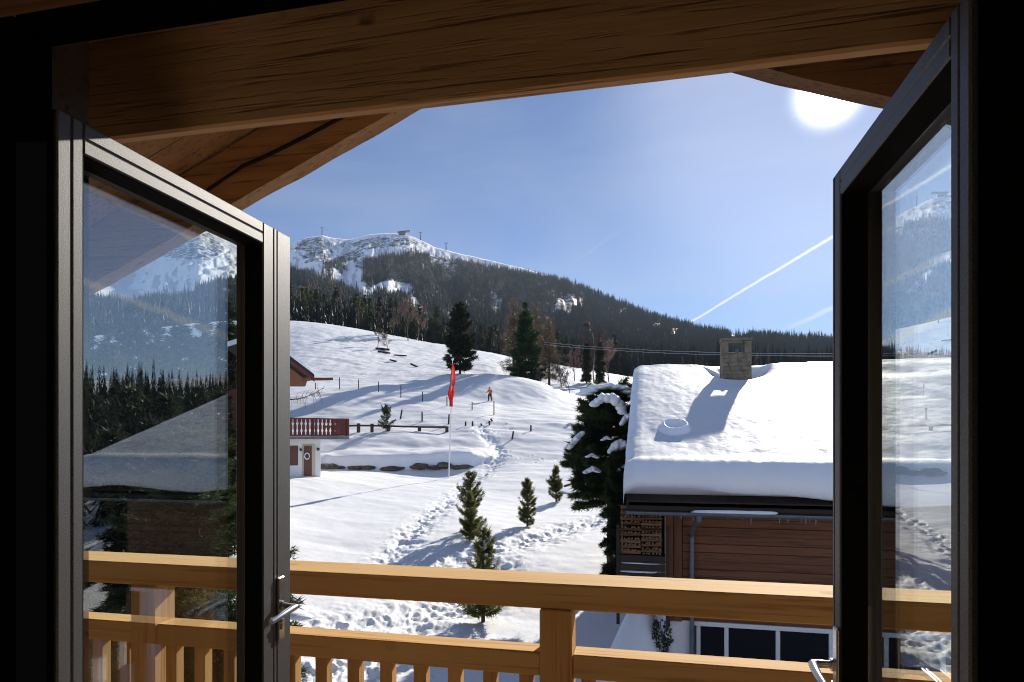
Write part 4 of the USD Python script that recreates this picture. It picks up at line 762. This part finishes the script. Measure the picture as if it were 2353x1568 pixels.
# finer steps between 13.5 and 24 m: resample the slope part
edge_in = np.where(np.arange(len(ws)) < 7, (1 - np.linspace(0, 1, 7)[np.minimum(np.arange(len(ws)), 6)] ** .5) * .12, 0); cols[:, 1:-1, 2] -= edge_in[:, None]
wav = .05 * (meshkit.fbm(np.stack([cols[:, :, 1] * 1.2, cols[:, :, 2] * 1.5, 0 * cols[:, :, 0]], -1), 3, 65) - .5); cols[:, :, 0] += np.where(np.arange(len(ws))[:, None] < 3, wav, 0)
body = (cols.reshape(-1, 3), grid_faces(len(ws), npf))
def cap_side(k, flip):
    c = cols[k]; base = c.copy(); base[:, 2] = np.minimum(np.where(c[:, 1] <= CNR, .225 + RM * (c[:, 1] - CN0), .225 + RM * (CNR - CN0) - .12 * (c[:, 1] - CNR)), c[:, 2] + 0); v = np.vstack([c, base]); m = len(c); j = np.arange(m - 1)
    f = quadtri(np.stack([j, j + 1, m + j + 1, m + j], 1)); return v, (f[:, ::-1] if flip else f)
part('roof_snow', cat([body, cap_side(0, True), cap_side(-1, False)]), SNOW, ch, smooth=50)
# ivy hanging down the corner of the basement
g = np.random.default_rng(31); iv = thing('ivy', 'dark ivy hanging at the left corner of the white chalet basement', 'ivy')
vn, lf = [], []
for k in range(9):
    x0, z0 = WL + .06 - g.uniform(0, .3), -2.42 - g.uniform(0, .1); pts = [np.array([x0 + .0, WN - .03, z0])]
    for _ in range(14): pts.append(pts[-1] + [g.normal(-.004, .03), g.normal(0, .012), -g.uniform(.06, .16)])
    vn.append(tube(pts, .007, 4)); pa = np.array(pts)[g.integers(0, 15, 46)] + g.normal(0, .035, (46, 3)); lf.append(blades(g, pa, g.normal(0, 1, (46, 3)) + [0, -.6, -.5], g.uniform(.05, .09, 46), g.uniform(.05, .08, 46)))
part('vine', cat(vn), BARK, iv); part('leaves', cat(lf), SPRUCE, iv)
# crossed stack of split firewood with its bin
fw = thing('firewood_stack', 'crossed stack of split firewood in two columns under the chalet eave', 'firewood')
g = np.random.default_rng(17); a0 = P(1428, 1268, 13.78); a1 = P(1519, 1268, 13.78)
fx0, fx1, fz0 = a0[0], a1[0], a0[2]; fn = 13.72; colw = (fx1 - fx0) / 2 - .015
def split(a, b, r, seed):
    gg = np.random.default_rng(seed); d = unit(b - a); s = unit(np.cross(d, [0.1, .2, 1])); u = np.cross(d, s); k = gg.integers(3, 6); an = np.sort(gg.uniform(0, 2 * np.pi, k)) if k > 3 else np.array([.5, 2.6, 4.7]) + gg.normal(0, .2, 3)
    an = np.concatenate([an, an[:1] + 2.2]); ring = (np.cos(an)[:, None] * s + np.sin(an)[:, None] * u) * r
    return hullmesh(np.vstack([a + ring, b + ring * gg.uniform(.9, 1.1)]))
for c in range(2):
    x0 = fx0 + c * (colw + .03); z = fz0; lay = 0
    while z < fz0 + .96:
        h = g.uniform(.052, .075)
        if lay % 2 == c % 2:
            for dn in (.04, .18, .32):
                part('log', split(np.array([x0 - g.uniform(0, .02), fn + dn + g.normal(0, .008), z + h / 2]), np.array([x0 + colw + g.uniform(0, .02), fn + dn + g.normal(0, .01), z + h / 2 + g.normal(0, .006)]), h * .56, int(g.integers(1e6))), LOGW, fw)
        else:
            for q in range(6):
                xx = x0 + (q + .5) * colw / 6 + g.normal(0, .006); part('log', split(np.array([xx, fn - g.uniform(0, .03), z + h / 2]), np.array([xx + g.normal(0, .01), fn + .40, z + h / 2]), h * g.uniform(.45, .6), int(g.integers(1e6))), LOGW, fw)
        z += h * .92; lay += 1
bn = thing('wood_bin', 'dark snow dusted wooden bin under the firewood stack', 'bin')
for k in range(4):
    zt_ = fz0 - .012 - k * .17; part('board', cbox(fx0 - .02, fx1 + .08, fn - .05, fn - .02, zt_ - .16, zt_ - .004, .006), DARKW, bn)
part('floor', cbox(fx0 - .02, fx1 + .08, fn - .018, fn + .45, fz0 - .05, fz0 - .012, .004), DARKW, bn)
part('back_board', cbox(fx0 - .02, fx1 + .08, fn + .455, fn + .48, fz0 - .05, fz0 + 1.0, .004), DARKW, bn)  # dark backing added to stand for the shade between the logs
for x in (fx0 - .06, fx1 + .125): part('post', cbox(x - .035, x + .035, fn - .06, fn + .02, fz0 - 1.5, fz0 + .62, .006), DARKW, bn)
for k, (zz, dn) in enumerate(((-.18, -.075), (-.36, -.075), (-.69, -.10))):
    v, f = lump(((fx0 + fx1) / 2 - .05, fn + dn, fz0 + zz), ((fx1 - fx0) / 2 * .9, .03 + .02 * k, .018 + .006 * k), 240 + k, .35, 3, .5); part('snow_strip', (v, f), SNOW, bn, smooth=True)
# two power cables that pass behind the chimney
for k, (ya, yb) in enumerate(((797, 806), (802, 812))):
    a, b = P(1250, ya - 10, 60), P(2350, yb, 30); t = np.linspace(0, 1, 40)[:, None]; pts = a + (b - a) * t; pts[:, 2] -= .5 * (1 - (2 * t[:, 0] - 1) ** 2)
    solo('power_cable', tube(pts, .012, 6), plain('pale_cable_%d' % k, (.38, .38, .40), .5), ('upper' if k == 0 else 'lower') + ' of two thin pale cables strung behind the chimney', 'cable', smooth=True)
# ------------------------------------------------------------------ the house on the left, half behind the door leaf
hs = thing('mountain_house', 'white walled house with a red brown balcony and brown door behind the left door leaf', 'house')
ax = unit(np.array(P(740, 1000, 43.0) - P(560, 1000, 39.5)) * [1, 1, 0]); ay = np.array([-ax[1], ax[0], 0.0]); up = np.array([0, 0, 1.0])
O = P(737, 1093, 43.0)                                       # lower right corner of the front wall
def H(a, b, z): return O + ax * a + ay * b + up * z          # a along the wall (to the left is negative), b into the house
def hb(a0, a1, b0, b1, z0, z1, ch=.01): return obox(H((a0 + a1) / 2, (b0 + b1) / 2, (z0 + z1) / 2), ax, ay, up, a1 - a0, b1 - b0, z1 - z0, ch)
part('wall', hb(-3.9, 0, 0, 9, -.6, 2.45), PLASTER, hs)
part('upper_wall', hb(-3.8, -2.7, .8, 9, 2.46, 6.0), REDW, hs)
dr = part('door', hb(-1.22, -.66, -.03, .0, .0, 2.05), plain('brown_door', (.13, .052, .03), .6), hs)
part('door_frame', cat([hb(-1.30, -1.225, -.05, 0, 0, 2.12), hb(-.655, -.42, -.05, 0, 0, 2.12), hb(-1.225, -.655, -.05, 0, 2.055, 2.12)]), plain('cream_trim', (.55, .46, .36), .7), hs)
t = np.linspace(0, 2 * np.pi, 25); c = H(-1.02, -.09, 1.35)
part('wreath', tube(c + np.outer(np.cos(t), ax) * .17 + np.outer(np.sin(t), up) * .20, .045, 8, False), WHITEP, hs, smooth=True)
part('shutter', hb(-2.6, -1.62, -.05, 0, .75, 2.05), plain('brown_shutter', (.12, .05, .032), .6), hs)
part('wall_lamp', cat([hb(-.30, -.14, -.14, 0, 1.78, 1.88), hb(-.28, -.16, -.16, -.04, 1.7, 1.78)]), BLACKM, hs)
part('wall_lamp', cat([hb(-1.50, -1.38, -.14, 0, 1.76, 1.86), hb(-1.48, -1.40, -.15, -.04, 1.68, 1.76)]), BLACKM, hs)
part('balcony_slab', hb(-3.9, 1.45, -1.3, .0, 2.47, 2.68), rough_mat('mossy_concrete', (.10, .11, .10), (.20, .20, .18), 3.0), hs)
g = np.random.default_rng(3); nb_ = 0
for k in range(36):                                          # fretted boards of the balcony front, with waists and gaps between
    a = -8.9 + k * .285
    if a < -3.9: continue
    w = .215; pr = [(-.5, 0), (-.5, .18), (-.30, .30), (-.5, .45), (-.5, .62), (-.22, .76), (-.5, .90), (-.5, 1.05)]
    zz = np.array([q[1] for q in pr]); hwid = np.array([-q[0] for q in pr]) * w
    v = np.concatenate([np.stack([np.concatenate([a + s * hwid]), np.full(8, b), 2.74 + zz], 1) for b in (-1.28, -1.25) for s in (-1, 1)]); j = np.arange(7)
    f = quadtri(np.vstack([np.stack([j, 8 + j, 9 + j, j + 1], 1), np.stack([16 + j, 17 + j, 25 + j, 24 + j], 1), np.stack([j, j + 1, 17 + j, 16 + j], 1), np.stack([8 + j, 24 + j, 25 + j, 9 + j], 1)]))
    part('baluster', (O + v @ np.array([ax, ay, up]), f), REDW, hs)
part('balcony_handrail', hb(-3.9, 1.40, -1.34, -1.18, 3.78, 3.88), REDW, hs); part('balcony_base_rail', hb(-3.9, 1.40, -1.31, -1.21, 2.70, 2.78), REDW, hs)
for a in (-3.6, -1.2, .25, 1.3): part('balcony_post', hb(a, a + .13, -1.335, -1.2, 2.70, 3.86), REDW, hs)
part('balcony_side', hb(1.28, 1.36, -1.15, 0.3, 2.75, 3.85), REDW, hs)
# gable roof end with purlin, at its own sight line
e0, e1 = P(664, 824, 41.5), P(722, 868, 41.5); sl_ = e1 - e0; ridge = e1 + unit(sl_) * -4.2
dep = ay * 7.0
part('roof', prism([ridge, e1, e1 + up * .22, ridge + up * .22], dep), DARKW, hs)
part('roof_snow', prism([ridge + up * .222, e1 + up * .222 - unit(sl_) * .15, e1 + up * .34 - unit(sl_) * .35, ridge + up * .60], dep), SNOW, hs)
part('bargeboard', prism([ridge - up * .28 - ay * .05, e1 - up * .28 - ay * .05, e1 - up * .004 - ay * .05, ridge - up * .004 - ay * .05], ay * .045), REDW, hs)
gb = e1 + ay * .7; gw = [ridge + ay * .7 - up * .3, e1 + ay * .7 - up * .3 - unit(sl_) * .2, np.array([*(e1 + ay * .7 - unit(sl_) * .35)[:2], O[2] + 6.0]), np.array([*(ridge + ay * .7)[:2], O[2] + 6.0])]
part('gable_wall', prism(gw, ay * .2), plain('gable_boards', (.22, .085, .035), .65), hs)
for k in range(2): q = e1 - unit(sl_) * (.5 + 1.9 * k) - up * .42; part('purlin', beam(q - ay * .25, q + ay * 3, .16, .2), plain('purlin_wood_%d' % k, (.20, .08, .035), .6), hs)
a, b = P(700, 872, 41.8), P(765, 871, 42.4); part('roof_beam', beam(a, b, .2, .17, ch=.01), REDW, hs)
# bare larch bough hanging beside it
bo = thing('larch_bough', 'bare drooping larch bough with fine twigs beside the white house', 'branch', P(640, 915, 30))
g = np.random.default_rng(8); t = np.linspace(0, 1, 14); main = np.stack([t * 2.05, t * .3, -.12 * np.sin(t * 3) + .55 * t ** 2 - .02], 1) @ np.array([RIGHT, FWD, up]); ms = [tube(main, np.linspace(.035, .008, 14), 5)]; tw = []
for k in range(60):
    i = g.integers(1, 13); q = main[i] + (main[i + 1 if i < 13 else i] - main[i]) * g.uniform(); d = RIGHT * g.uniform(-.1, .5) + up * g.normal(-.25, .5) + FWD * g.normal(0, .3); ln = g.uniform(.25, .8)
    tw.append(tube([q, q + d * ln * .5 + [0, 0, .03], q + d * ln], [.012, .009, .004], 3))
part('limb', cat(ms), BARK, bo); part('twigs', cat(tw), LARCHT, bo)
# ------------------------------------------------------------------ flag
fp = on(1031, 1095); top = P(1040, 828, fp @ FWD); q0 = np.array([*fp[:2], fp[2] - .4])
flg = thing('flagpole', 'tall slim white flagpole leaning a little, standing in the snow', 'flagpole')
part('pole', tube([q0, (q0 + top) / 2, top], [.055, .045, .03], 12), WHITEP, flg, smooth=40)
part('pole_ball', lump(top + [0, 0, .06], (.09, .09, .09), 5, 0, 2), WHITEP, flg, smooth=True)
ft, fb = P(1039.5, 836, fp @ FWD - .06), P(1037, 935, fp @ FWD - .06); nu, nv = 60, 26
uu, vv = np.meshgrid(np.linspace(0, 1, nu), np.linspace(0, 1, nv), indexing='ij')
wid = np.interp(uu[:, 0], [0, .1, .35, .55, .7, .85, 1], [.03, .12, .22, .17, .24, .13, .15])[:, None]; cen = np.interp(uu[:, 0], [0, .25, .45, .6, .8, 1], [.0, .05, .10, .0, -.09, -.02])[:, None]
fold = np.sin(vv * 9 + uu * 3.5) * .09 + np.sin(vv * 17 - uu * 6) * .035
fv = ft + (fb - ft) * uu[..., None] + RIGHT * ((vv - .5) * 2 * wid + cen + .04 * np.sin(vv * 7 + uu * 9))[..., None] - FWD * (fold * np.minimum(1, uu * 6))[..., None]
em = mat('flag_cloth', {'a': ('attribute', {'attribute': 'tone'}), 'r': ('rgb_ramp', {'interpolate': False, 'ramp': [(0, (.58, .035, .03)), (.35, (.045, .075, .03)), (.7, (.62, .50, .12))]}), 'd': ('principled_bsdf', {'roughness': .8, 'specular_ior_level': .1}), 't': ('translucent_bsdf', {}), 'm': ('mix_closure', {'fac': .45})},
         [('a.fac', 'r.fac'), ('r.color', 'd.base_color'), ('r.color', 't.color'), ('d.BSDF', 'm.closure1'), ('t.BSDF', 'm.closure2')], surface='m.closure')
fg = solo('flag', (fv.reshape(-1, 3), grid_faces(nu, nv)), em, 'limp red flag with a dark green and yellow emblem, hanging from the white pole', 'flag', smooth=True)
tone = np.where((((uu - .45) / .12) ** 2 + ((vv - .35) / .16) ** 2 < 1) | (((uu - .68) / .08) ** 2 + ((vv - .5) / .13) ** 2 < 1), .5, 0.0); tone = np.where(((uu - .56) / .05) ** 2 + ((vv - .48) / .08) ** 2 < 1, .85, tone)
UsdGeom.PrimvarsAPI(stage.GetPrimAtPath(fg)).CreatePrimvar('tone', T.FloatArray, 'vertex').Set(Vt.FloatArray.FromNumpy(tone.ravel().astype(np.float32)))
# ------------------------------------------------------------------ fences and poles
rf = thing('rail_fence', 'low dark wooden post and rail fence half buried in snow left of the flagpole', 'fence')
tops = []
for x, yt, yb in ((824, 973, 1001), (855, 974, 1001), (893, 977, 1002), (964, 980, 1002), (1027, 980, 1003)):
    b = below(x, 60.0); d = b @ FWD; t_ = P(x, yt, d); part('post', obox((b + t_) / 2 - [0, 0, .2], RIGHT, FWD, up, .30, .25, t_[2] - b[2] + .4, .03), FENCEW, rf); tops.append(np.array([b[0], b[1], b[2] + .62 * (t_[2] - b[2])]))
tops = [P(745, 984, 60.4)] + tops
for a, b in zip(tops[:-1], tops[1:]): part('rail', beam(a + [0, 0, .12], b + [0, 0, .12], .14, .17, ch=.02), FENCEW, rf); v, f = lump((a + b) / 2 + [0, 0, .23], (np.linalg.norm(b - a) * .42, .14, .07), int(a[0] * 100) % 97, .4, 2, .3); 
def stake(x, yt, yb, label, grp, d=None, x2=None, wth=.10, name='fence_stake'):
    q = hit(x, yb); b = np.array([q[0], q[1], gz(q)]) if d is None else below(x, d); dd = b @ FWD; t_ = P(x if x2 is None else x2, yt, dd)
    v, f = tube([b - (t_ - b) * .25, b + (t_ - b) * .6, t_ - (t_ - b) * .02, t_], [wth / 2, wth / 2, wth / 2.2, wth / 5], 7); solo(name, (v, f), FENCEW, label, 'stake', grp)
for i, (x, yt, yb) in enumerate(((725, 880, 897), (780, 867, 896), (824, 872, 900), (870, 877, 908), (921, 886, 917.5), (971, 900, 928.5), (1027, 911, 938), (1085, 924, 946), (1135, 922, 955))):
    stake(x, yt, yb, ('first', 'second', 'third', 'fourth', 'fifth', 'sixth', 'seventh', 'eighth', 'ninth')[i] + ' thin dark pole from the white house in the row below the walker', 'thin poles along the far snow path', wth=.12, name='snow_pole')
for x, yt, yb, x2, lab in ((920, 941, 967, 924, 'leaning wooden stake standing above the small bushy pine'), (970, 946, 975, 970, 'upright wooden stake between the small pine and the flagpole'), (1031, 952, 982, 1032, 'tall wooden stake right beside the flagpole'), (1070, 969, 986, 1070, 'short thick stake right of the flagpole'), (1086, 968, 985, 1086, 'thin short stake right of the thick stake by the flagpole'),
                           (1107, 973, 982, 1105, 'low stub leaning left in the bent row right of the flagpole'), (1125, 967, 979, 1124, 'low leaning stub near the end of the bent row'), (1131, 962, 972, 1127, 'last low stub of the bent row, farthest up the path'), (1220, 977, 989, 1220, 'lone low stake in the open snow left of the snowy spruce'), (1177, 991, 1010, 1180, 'leaning broken stake on the snowbank beside the trodden path')):
    stake(x, yt, yb, lab, None, x2=x2, wth=.17)
br_ = thing('broken_rail', 'dark broken fence rail propped on a short post under the snowy spruce', 'fence rail')
q = on(1338, 1122); d = q @ FWD; part('rail', beam(P(1296, 1118, d), P(1340, 1104, d), .12, .14, ch=.02), FENCEW, br_); part('post', obox(P(1338, 1118, d), RIGHT, FWD, up, .2, .2, .9, .02), FENCEW, br_)
# ------------------------------------------------------------------ stones that show through the snow bank, timbers on the slope
for i, (x0, x1, y0, y1, lab) in enumerate(((738, 772, 1065, 1081, 'rounded brown stone at the foot of the snowbank beside the white house'), (766, 792, 1070, 1077, 'thin flat stone just right of the rounded stone by the white house'), (800, 835, 1070, 1078, 'flat dark stone, left one of the second group under the snowbank'), (828, 862, 1069, 1078, 'flat dark stone, right one of the second group under the snowbank'), (877, 926, 1071, 1081, 'single grey green stone in the middle of the snowbank foot'),
                                           (945, 982, 1064, 1078, 'grey stone, leftmost of the long group left of the flagpole'), (976, 1014, 1069, 1078, 'low stone in the long group left of the flagpole'), (1004, 1040, 1064, 1077, 'peaked stone directly behind the flagpole foot'), (1034, 1062, 1069, 1078, 'low stone just right of the flagpole foot'), (1054, 1083, 1067, 1076, 'rightmost stone of the long group at the end of the snowbank'))):
    q = below((x0 + x1) / 2, 0.0 + np.interp((x0 + x1) / 2, _bank @ RIGHT[:2] / (_bank @ FWD[:2]) * FPX + CX, _bank @ FWD[:2])); d = q @ FWD; c = P((x0 + x1) / 2, (y0 + y1) / 2 + 1.0, d + .25); k = d / FPX
    s = lump((0, 0, 0), ((x1 - x0) * k / 2 * 1.12, .5, (y1 - y0) * k / 2 + .02), 130 + i, .55, 3); v = s[0] @ np.array([RIGHT, FWD, up]) + c; solo('stone', (v, s[1]), STONE, lab, 'stone')
for i, (xa, ya, xb, yb, w_) in enumerate(((863, 801, 895, 804, .55), (868, 808, 897, 812, .4), (905, 816, 935, 818, .3), (895, 827, 912, 831, .35), (943, 836, 968, 848, .4))):
    q = hit((xa + xb) / 2, (ya + yb) / 2 + 3); d = q @ FWD; solo('timber', beam(P(xa, ya, d), P(xb, yb, d), w_, w_ * .8, ch=.05), DARKW, ('upper dark timber under the crooked bare trees on the slope', 'second dark timber just below the upper one on the slope', 'short dark timber right of the crooked bare trees', 'small dark timber stub below the crooked bare trees', 'dark timber lying lowest on the slope towards the stone pine')[i], 'timber')
# ------------------------------------------------------------------ lift masts and station on the ridge
def ridge_at(x, dy=0): 
    az = math.atan((x - CX) / FPX); R = float(np.interp(az, _az_R, _R_R)); d = R * math.cos(az); z = float(mountain_z(np.array([az]), np.array([R]))[0]); return CAM * [1, 1, 0] + ray(x, HY) * [1, 1, 0] * d + [0, 0, z], d
for x, h, lab in ((740, 26, 'lift mast standing on the left rocky summit'), (966, 26, 'tallest lift mast on the ridge right of the summit station'), (1025, 22, 'lift mast farthest down the ridge to the right')):
    b, d = ridge_at(x); p = thing('lift_mast', lab, 'lift mast', b); part('mast', tube([(0, 0, -6), (0, 0, h)], [1.6, .9], 8), BLACKM, p)
    for s in (-1, 1): part('crossarm', beam(np.array([0, 0, h - 2]) + RIGHT * .0, np.array([0, 0, h - .5 + s * .01]) + RIGHT * 6.0 * s, 1.4, 1.2), BLACKM, p)
b, d = ridge_at(925); p = thing('summit_station', 'small dark summit station building with a slanting roof on the ridge', 'building', b)
part('wall', obox((0, 0, 3), RIGHT, FWD, up, 22, 12, 9, .3), plain('station_wall', (.10, .10, .11), .7), p)
part('roof', obox(RIGHT * 5 + [0, 0, 8.5], unit(RIGHT + [0, 0, .12]), FWD, unit(up - RIGHT * .12), 40, 16, 1.8, .3), plain('station_roof', (.05, .05, .055), .6), p)
# ------------------------------------------------------------------ the walker on the far path
def body(joints, bones, edge=.03):
    tot = None
    for a, b in bones:
        (pa, ra), (pb, rb) = joints[a], joints[b]
        s = m3.Manifold.batch_hull([m3.Manifold.sphere(ra, 16).translate(pa), m3.Manifold.sphere(rb, 16).translate(pb)]); tot = s if tot is None else tot + s
    tot = tot.refine_to_length(edge); m_ = tot.to_mesh(); t = trimesh.Trimesh(m_.vert_properties[:, :3], m_.tri_verts, process=True); trimesh.smoothing.filter_taubin(t, iterations=8); return np.array(t.vertices), np.array(t.faces)
J = {'hl': ((-.10, 0, .90), .115), 'hr': ((.10, 0, .90), .115), 'kl': ((-.16, -.10, .50), .075), 'kr': ((.13, .05, .50), .075), 'al': ((-.17, -.02, .10), .05), 'ar': ((.20, .14, .10), .05), 'tl': ((-.20, -.18, .05), .045), 'tr': ((.22, -.02, .05), .045),
     'ch': ((-.02, -.03, 1.30), .155), 'wa': ((0, 0, 1.05), .135), 'sl': ((-.19, -.03, 1.40), .075), 'sr': ((.18, -.01, 1.40), .075), 'nk': ((-.03, -.04, 1.50), .055), 'hd': ((-.05, -.06, 1.66), .095), 'hc': ((-.05, -.09, 1.62), .085),
     'el': ((-.27, -.16, 1.16), .05), 'er': ((.26, .02, 1.15), .05), 'wl': ((-.42, -.30, 1.08), .035), 'wr': ((.17, -.20, 1.05), .035), 'fl': ((-.48, -.35, 1.07), .03), 'fr': ((.13, -.27, 1.05), .03)}
B = [('hl', 'kl'), ('kl', 'al'), ('al', 'tl'), ('hr', 'kr'), ('kr', 'ar'), ('ar', 'tr'), ('hl', 'hr'), ('hl', 'wa'), ('hr', 'wa'), ('wa', 'ch'), ('ch', 'sl'), ('ch', 'sr'), ('ch', 'nk'), ('nk', 'hd'), ('hd', 'hc'), ('sl', 'el'), ('el', 'wl'), ('wl', 'fl'), ('sr', 'er'), ('er', 'wr'), ('wr', 'fr')]
q = on(1126, 922); wk = thing('person', 'walker in orange brown jacket and dark trousers on the far snow path', 'person', q + [0, 0, -.02], -8)
part('body', body(J, B), plain('skin', (.42, .24, .17), .6), wk, smooth=True)
def grown(keys, k): return {n: (J[n][0], J[n][1] * k + .008) for n in keys}
def pick(keys): return [x for x in B if x[0] in keys and x[1] in keys]
jk = ('ch', 'wa', 'sl', 'sr', 'el', 'er', 'wl', 'wr', 'hl', 'hr'); tj = grown(jk, 1.10); part('jacket', body(tj, [x for x in pick(jk) if x != ('hl', 'hr')]), plain('orange_jacket', (.50, .16, .035), .7), wk, smooth=True)
tk = ('hl', 'hr', 'kl', 'kr', 'al', 'ar'); part('trousers', body(grown(tk, 1.16), pick(tk)), plain('dark_trousers', (.02, .02, .028), .8), wk, smooth=True)
bk = ('al', 'tl', 'ar', 'tr'); part('boots', body(grown(bk, 1.25), pick(bk)), plain('black_boots', (.012, .012, .012), .6), wk, smooth=True)
part('cap', lump((-.05, -.05, 1.705), (.108, .112, .075), 3, .05, 2), plain('dark_cap', (.03, .03, .035), .8), wk, smooth=True)
for s in (-1, 1): part('eye', lump((-.05 + s * .035, -.172, 1.665), (.011, .008, .008), 3, 0, 1), BLACKM, wk, smooth=True)
part('nose', lump((-.05, -.178, 1.638), (.013, .018, .02), 3, 0, 1), plain('nose_skin', (.42, .23, .16), .6), wk, smooth=True)
solo('backpack', move(lump((.06, .19, 1.24), (.18, .13, .26), 8, .12, 3), q + [0, 0, -.02], math.radians(-8)), plain('red_pack', (.30, .05, .02), .7), 'dark red backpack on the back of the walker in the orange jacket', 'backpack', smooth=True)
# ------------------------------------------------------------------ thin haze that pales the far mountain side
hz = mat('haze', {'v': ('principled_volume', {'color': (.62, .78, 1.0), 'density': 3.5e-5, 'anisotropy': .35})}, [], surface=None, volume='v.volume')
solo('haze', box(-3400, 3600, -300, 2750, -44, 700), hz, None, None, kind='stuff')
